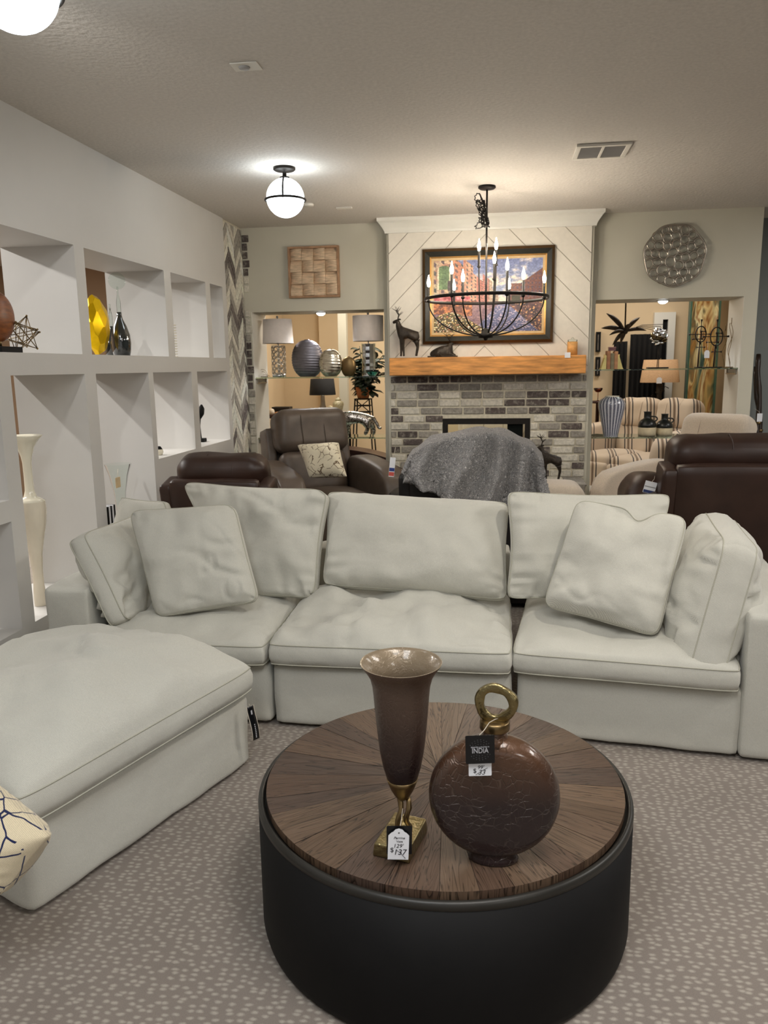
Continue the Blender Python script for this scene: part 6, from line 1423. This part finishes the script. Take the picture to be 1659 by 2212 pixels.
MB().box((a, ya, .5), (b, ya+.05, 2.47)).build('backing', mat('panel_edge_green', (50, 80, 66), .4), t)
MB().box((a, ya-.04, .5), (a+.018, ya-.001, 2.47)).box((b-.018, ya-.04, .5), (b, ya-.001, 2.47)).build('side_rail', mat('panel_rail_green', (60, 92, 78), .3), t)
t['label'] = t['label']; MB().box((a+.1, ya+.01, .001), (b-.1, ya+.04, .499)).build('stand', M['blackm'], t)
# tan lamp with figure base
yl = 9.2; c = at(1422, 885, yl); s = wp(1, c); zt, zb, z0 = at(1422, 777, yl).z, at(1422, 826, yl).z, at(1422, 893, yl).z
t = thing('side_table', 'dark side table under the tan-shaded lamp in the far room', 'table', (c.x, yl, 0)); MB().lathe([(.0001, z0-.03), (.18, z0-.03), (.18, z0-.001), (.0001, z0-.001)], (c.x, yl, 0), 32).build('table_top', M['dwood'], t)
MB().lathe([(.0001, .001), (.16, .001), (.15, .03), (.03, .06), (.03, z0-.031), (.0001, z0-.031)], (c.x, yl, 0), 24).build('pedestal', M['dwood'], t)
t = thing('table_lamp', 'table lamp with a wide tan shade and a dark sculpted base', 'table lamp', (c.x, yl, z0))
MB().lathe([(41*s, zb), (35*s, zt), (35*s-.003, zt), (41*s-.003, zb)], (c.x, yl, 0), 40, 1, .55, cap=False).build('lamp_shade', M['shadetan'], t, dbl=True)
rnd = random.Random(3); mb = MB().lathe([(.0001, z0+.001), (10*s, z0+.001), (10*s, z0+.02), (5*s, z0+.04), (8*s, z0+.12), (5*s, z0+.2), (7*s, zb-.08), (6*s, zb-.02), (2*s, zb), (.0001, zb)], (c.x, yl, 0), 18)
mb.build('base', M['bronze'], t); mb = MB()
for k in range(8):
    a = k*.8; mb.tube([(c.x, yl, z0+.05+.03*k), (c.x+14*s*cos(a), yl+10*s*sin(a), z0+.09+.03*k), (c.x+19*s*cos(a+.4), yl+14*s*sin(a+.4), z0+.07+.03*k)], .005, 5)
mb.build('branches', M['bronze'], t); MB().tube([(c.x, yl, zb-.01), (c.x, yl, zt+.015)], .005, 6).build('stem', M['dbrass'], t)
mb = MB()
for a in (0, 2*pi/3, 4*pi/3): mb.tube([(c.x, yl, zt-.005), (c.x+(35*s-.002)*cos(a), yl+(35*s-.002)*.55*sin(a), zt-.002)], .002, 5)
mb.build('shade_spider', M['dbrass'], t)
c = at(1424, 822, 7.24-.30); c = at(1424, 822, 9.07); t = thing('price_tag', 'white price tag hanging below the tan lamp shade', 'price tag', (c.x, 9.07, c.z-.03)); F = card_frame(c); card('tag_card', [(-.03, -.032), (.03, -.032), (.03, .02), (.012, .035), (-.012, .035), (-.03, .02)], M['white'], t, F); MB().tube([F @ V((0, .033, 0)), F @ V((0, .06, .0)), F @ V((.0, .07, -.05))], .001, 5).build('string', M['paper'], t)
# leaf sculpture hanging in the far room
yy = 8.35; c = at(1350, 716, yy); t = thing('leaf_pendant', 'dark metal starburst of long leaves hanging in the far room', 'hanging sculpture', (c.x, yy, c.z-.2)); s = wp(1, c)
for k, (px, py, dy, wd) in enumerate(((1310, 677, -.05, 9), (1299, 709, .0, 9), (1316, 724, -.1, 7), (1323, 746, -.05, 8), (1382, 686, .05, 8), (1396, 714, .0, 7), (1362, 700, -.2, 9), (1340, 742, .1, 8))):
    e = at(px, py, yy+dy); d = e-c; sd = d.cross(V((0, 1, .3))).normalized()*wd*s*.55; mb = MB(); n = 7; L_ = []
    for j in range(n+1):
        q = j/n; w_ = sin(pi*min(1, q*.93+.07))**.8; o = c+d*q+V((0, -.02*sin(pi*q), .02*sin(pi*q))); L_ += [o-sd*w_, o+V((0, -.012, 0)), o+sd*w_]
    mb.add(L_, [(3*j+i, 3*j+i+1, 3*j+i+4, 3*j+i+3) for j in range(n) for i in range(2)]); mb.build('leaf', M['bronze'], t, solid=.004)
MB().tube([c, V((c.x-.01, yy, ZC-.001))], .008, 7).build('rod', M['bronze'], t); MB().lathe([(.0001, -.001), (.06, -.001), (.05, -.02), (.0001, -.022)][::-1], (c.x-.01, yy, ZC), 20).build('canopy', M['bronze'], t)
MB().sphere(c, .03, 14, 10).build('hub', M['bronze'], t)
mb = MB(); d0 = c; 
for k in range(4): mb.tube([c, c+V((.16, -.04, .03+.01*k)), c+V((.30+.02*k, -.05, -.0+.02*k))], .003, 5)
mb.build('twigs', M['bronze'], t)
# amber bowl glass
c = at(1292, 845, 9.25); z0 = at(1292, 866, 9.25).z; t = thing('pedestal_table', 'dark pedestal table holding the amber glass, mostly hidden by the opening edge', 'table', (c.x, 9.25, 0)); MB().lathe([(.0001, .001), (.12, .001), (.10, .03), (.02, .05), (.02, z0-.03), (.13, z0-.02), (.13, z0-.0005), (.0001, z0-.0005)], (c.x, 9.25, 0), 28).build('pedestal', M['dwood'], t)
t = thing('stemmed_glass', 'amber stemmed glass bowl left of the black doorway sheets', 'glass', (c.x, 9.25, z0)); zz = at(1292, 838, 9.25).z
MB().lathe([(.0001, z0+.001), (.03, z0+.001), (.004, z0+.008), (.004, zz-.05), (.03, zz-.045), (.048, zz-.02), (.05, zz), (.046, zz), (.03, zz-.035), (.0001, zz-.042)], (c.x, 9.25, 0), 28, cap=False).build('bowl', glass('amber_glass', (150, 70, 30)), t)
# tall carved sticks leaning in the alcove
def stick(x0, x1, px, z1, label):
    t = thing('decorative_stick', label, 'stick', (x0, 6.98, 0)); rnd = random.Random(int(px)); mb = MB(); n = 22
    mb.tube([(x0+(x1-x0)*k/n+.008*sin(k*.8+px), 6.98+.30*k/n, .001+(z1-.001)*k/n) for k in range(n+1)], [.019+.004*(k % 3 == 0) for k in range(n+1)], 9); mb.build('shaft', mat('dark_cane', (44, 28, 20), .35, noise_amt=.35, nscale=30), t)
    mb = MB(); k = .62; mb.lathe([(.025, 0), (.026, .01), (.025, .02)], (x0+(x1-x0)*k+.004*sin(.8*n*k+px), 6.98+.30*k, z1*k), 12); mb.build('cord_binding', M['dbrass'], t)
q = at(1641, 765, 7.26); r = at(1634, 930, 7.15); stick(r.x+.02, q.x, 1, q.z, 'tall dark cane stick leaning in the corner at the right edge')
q = at(1630, 792, 7.26); r = at(1638, 930, 7.15); stick(r.x+.075, q.x+.015, 2, q.z, 'shorter dark cane stick leaning left of the tall one')
c = at(1641, 902, 7.06); t = thing('price_tag', 'white tag tied to the dark cane sticks', 'price tag', (c.x, 7.06, c.z-.04)); F = card_frame(V((c.x, 7.06, c.z))); card('tag_card', rrect(.045, .07, .003), M['white'], t, F); MB().tube([F @ V((0, .03, 0)), F @ V((.0, .05, -.02)), F @ V((-.01, .07, -.08))], .001, 5).build('string', M['paper'], t)
# ------------------------------------------------------------------ things in the white niches
XN = XL-.20
def star_ornament():
    c = atx(46, 722, XL-.13); R = wp(42, c); c.z = 1.5905+R*.92; t = thing('wire_star', 'gold wire starburst ornament in the upper left niche', 'ornament', (c.x, c.y, 1.59))
    ph = (1+5**.5)/2; vs = []
    for a in (-1, 1):
        for b in (-ph, ph): vs += [V((0, a, b)), V((a, b, 0)), V((b, 0, a))]
    Q = Matrix.Rotation(.35, 3, 'X') @ Matrix.Rotation(.3, 3, 'Y'); vs = [Q @ v_.normalized()*R for v_ in vs]; zmin = min(v_.z for v_ in vs); c.z = 1.592-zmin
    mb = MB()
    for i in range(12):
        for j in range(i):
            d = (vs[i]-vs[j]).length/R
            if 1.5 < d < 1.85: mb.tube([c+vs[i], c+vs[j]], .0022, 5)
    mb.build('wire_frame', M['dbrass'], t); mb = MB()
    for v_ in vs: mb.sphere(c+v_, .0055, 8, 6)
    mb.build('tip_beads', M['dbrass'], t)
star_ornament()
c = atx(-2, 684, XL-.16); t = thing('wood_sculpture', 'round carved wood sculpture on a black base at the left edge', 'sculpture', (c.x, c.y-.02, 1.59))
r = .115; b = MB(); b.grid(lambda u, v: V((c.x+.045*sin(pi*v)*cos(2*pi*u)*1.2, c.y-.02+r*(1+.04*sin(4*pi*u))*sin(pi*v)*sin(2*pi*u), c.z-r*1.05*cos(pi*v)*(1+.0*u))), 32, 20, True, True); b.build('carved_disc', M['wood'], t)
MB().box((c.x-.05, c.y-.08, 1.591), (c.x+.05, c.y+.09, 1.622)).build('base', M['black'], t, bevel=.003); MB().tube([(c.x, c.y-.02, 1.62), (c.x, c.y-.02, c.z-r+.01)], .012, 8).build('post', M['dbrass'], t)
def gold_vase():
    c = atx(208, 700, XN-.02); zt = atx(205, 636, XN-.02).z; H = zt-1.591; R = wp(40, c); t = thing('faceted_vase', 'bright gold faceted vase in the second upper niche', 'vase', (c.x, c.y, 1.59))
    bm = bmesh.new(); bmesh.ops.create_icosphere(bm, subdivisions=2, radius=1); rnd = random.Random(6)
    # each cell of a coarse cell pattern becomes a shallow dish facet
    seeds = []
    for k in range(38):
        zz = 1-2*(k+.5)/38; a = k*2.399+rnd.uniform(-.2, .2); seeds.append(V((cos(a)*sqrt(1-zz*zz), sin(a)*sqrt(1-zz*zz), zz)))
    bm.free(); bm = bmesh.new(); bmesh.ops.create_icosphere(bm, subdivisions=6, radius=1)
    for v_ in bm.verts:
        d = v_.co.normalized(); ds = sorted(((d-s_).length, s_) for s_ in seeds)[:1]; s_ = ds[0][1]
        # flatten onto the cell's plane
        k = min(1.25, .93/max(.2, d.dot(s_))); q = d*k; tz = (q.z+1)/2
        wsc = .55+.45*sin(pi*min(1, max(0, tz*.80+.12)))**.8
        v_.co = V((q.x*R*.62*wsc, q.y*R*wsc, max(0, tz)*H))
    me = bpy.data.meshes.new('body'); bm.to_mesh(me); bm.free(); me.materials.append(M['gold']); o = bpy.data.objects.new('body', me); COL.objects.link(o); o.parent = t; o.location = (0, 0, .001)
    return t
gold_vase()
def decanter(px, hw, ptop, pneck, x, label, stop=True, rot=0):
    c = atx(px, 740, x); z0 = 1.591; R = wp(hw, c)*.95; zn = atx(px, pneck, x).z; t = thing('decanter', label, 'decanter', (c.x, c.y, 1.59)); H = zn-z0
    MB().lathe([(.0001, .0), (R*.80, .0), (R*.92, H*.10), (R, H*.30), (R*.94, H*.48), (R*.66, H*.68), (R*.34, H*.84), (R*.24, H*.93), (R*.24, H), (R*.16, H), (R*.16, H*.9), (.0001, H*.2)], (c.x, c.y, z0), 40, cap=False).build('bottle', M['smoke'], t)
    zt = atx(px, ptop, x).z; zs = zn+.25*(zt-zn)
    MB().lathe([(.0001, zn-.03), (R*.15, zn-.03), (R*.20, zn+.002), (R*.22, zn+.06), (R*.08, zn+.11), (.005, zt-.13), (.005, zt-.09), (.0001, zt-.09)], (c.x, c.y, 0), 20).build('stopper', M['glass'], t)
    if stop:
        q = V((c.x, c.y, zt-.055)); Rq = .052; Mx = Matrix.Translation(q) @ Matrix.Rotation(radians(20), 4, 'Z') @ Matrix.Rotation(pi/2, 4, 'X'); MB().lathe([(.0001, -.004), (Rq*.4, -.003), (Rq*.45, -.007), (Rq*.5, -.003), (Rq, -.004), (Rq, .004), (.0001, .004)], (0, 0, 0), 36, M=Mx).build('glass_disc', M['glass'], t)
    return t
M['smoke'] = mat('smoky_black_glass', (34, 38, 38), .05, noise_amt=0, coat=1, spec=.8)
decanter(262, 22, 590, 675, XL-.16, 'smoky glass decanter with a large clear disc stopper in the second niche')
decanter(243, 18, 628, 705, XL-.30, 'second smoky decanter half hidden behind the gold vase', False)
c = atx(378, 768, XL-.10); t = thing('ring_stack', 'small stack of white rings in the third upper niche', 'ornament', (c.x, c.y, 1.59)); zt = atx(378, 703, XL-.10).z; n = 13
for k in range(n): z = 1.594+(zt-1.594)*k/(n-1); MB().tube([(c.x+.018*cos(a*pi/10), c.y+.018*sin(a*pi/10), z) for a in range(20)], .0036, 6, closed=True).build('ring', M['cer'], t)
MB().tube([(c.x, c.y, 1.591), (c.x, c.y, zt)], .003, 6).build('rod', M['cer'], t)
# tall floor vase in the lower niche
c0 = atx(62, 1320, XL-.13); x = XL-.13; z0 = .301; t = thing('floor_vase', 'tall glossy white trumpet-necked vase with marbled body in the lower niche', 'vase', (x, c0.y, .30))
def yr(w_, px): return wp(w_, atx(px, 1150, x))*1.08
prof = []
for py, hw in ((1322, 12), (1300, 12.5), (1270, 10.5), (1240, 10.5), (1200, 13), (1160, 20), (1130, 26), (1100, 28.5), (1082, 27.5), (1077, 20), (1072, 12), (1060, 9), (1030, 8), (1000, 8.5), (985, 10.5), (965, 16), (950, 25), (941, 33), (939, 33), (945, 26), (965, 12), (1000, 5), (1040, 3)):
    P = atx(66 if py > 1060 else 62, py, x); prof.append((yr(hw, 66)*1.0, P.z))
prof[0] = (prof[0][0], z0)
marb = mat('marbled_ceramic', (232, 222, 202), .12, noise_amt=.10, nscale=7, coat=.6, stretch=(1, 1, .45)); cyv = atx(68, 1100, x).y
MB().lathe(prof[:8]+[(prof[8][0]*.99, prof[8][1])], (x, cyv, 0), 48, cap=False).build('body', marb, t)
MB().lathe([(prof[8][0]*.985, prof[8][1]-.004)]+prof[8:], (x, cyv, 0), 48, cap=False).build('neck', M['cer'], t)
c = atx(262, 1100, XL-.15); x = XL-.15; yv = c.y; zt = atx(262, 1000, x).z; t = thing('glass_vase', 'clear trumpet-shaped glass vase with a paper tag in the second lower niche', 'vase', (x, yv, .30)); r = wp(28, c)
MB().lathe([(.0001, .301), (.07, .301), (.07, .308), (.012, .325), (.012, .42), (r*.35, .62), (r*.45, zt-.18), (r*.72, zt-.07), (r, zt)], (x, yv, 0), 40, cap=False).build('vase_body', M['glass'], t)
c = atx(250, 1042, x+.06); t = thing('price_tag', 'beige paper tag on the clear glass vase', 'price tag', (x+.075, c.y, c.z-.03)); MB().box((x+.074, c.y-.03, c.z-.032), (x+.0755, c.y+.03, c.z+.032)).build('tag_card', mat('kraft_tag', (222, 198, 156), .8), t); MB().tube([(x+.075, c.y, c.z+.03), (x+.07, c.y+.02, c.z+.08)], .0012, 5).build('string', M['paper'], t)
# small things in the right-hand lower niches
c = atx(436, 948, XL-.16); t = thing('abstract_sculpture', 'small black abstract sculpture in the last lower niche', 'sculpture', (c.x, c.y, .92)); MB().box((c.x-.03, c.y-.04, .921), (c.x+.03, c.y+.03, .95)).build('base', M['black'], t, bevel=.002)
z1, z2 = atx(436, 895, XL-.16).z, atx(440, 876, XL-.16).z
MB().tube([(c.x, c.y-.01, .95), (c.x, c.y-.03, (z1+.95)/2), (c.x, c.y-.0, z1)], .005, 7).build('stem', M['black'], t); MB().tube([(c.x, c.y-.02, z1-.03), (c.x, c.y+.0, z1+.01), (c.x, c.y+.03, z2-.02), (c.x, c.y+.035, z2+.01)], [.012, .03, .024, .006], 12).build('head', M['black'], t)
c = atx(343, 965, XL-.10); t = thing('trinket_dish', 'small dark and white ornament at the left of the third lower niche', 'ornament', (c.x, c.y, .92)); MB().lathe([(.0001, .001), (.022, .001), (.03, .02), (.026, .04), (.0001, .04)], (c.x, c.y, .92), 20).build('body', M['cer'], t); MB().lathe([(.0001, .041), (.024, .041), (.012, .06), (.0001, .062)], (c.x, c.y, .92), 20).build('lid', M['black'], t)
# black and white box in the second lower niche seen above the sofa cushion
c = atx(235, 1100, XL-.05); t = thing('striped_box', 'little black and white striped box behind the left cushions', 'box', (XL-.10, c.y+.03, .30)); zz = c.z
n = 5
for k in range(n): MB().box((XL-.16, c.y-.02+.02*k, .301), (XL-.05, c.y-.0005+.02*k, zz+.015)).build('stripe', M['black'] if k % 2 == 0 else M['white'], t)
# beige sofa added beyond the firebox, standing for a reflection in its glass
recliner('loveseat', 'beige loveseat added behind the open firebox in place of a glass reflection', 'sofa', (-.05, 8.75, 0), radians(0), M['cream'], bz=1.02, W=1.0, D=.85)
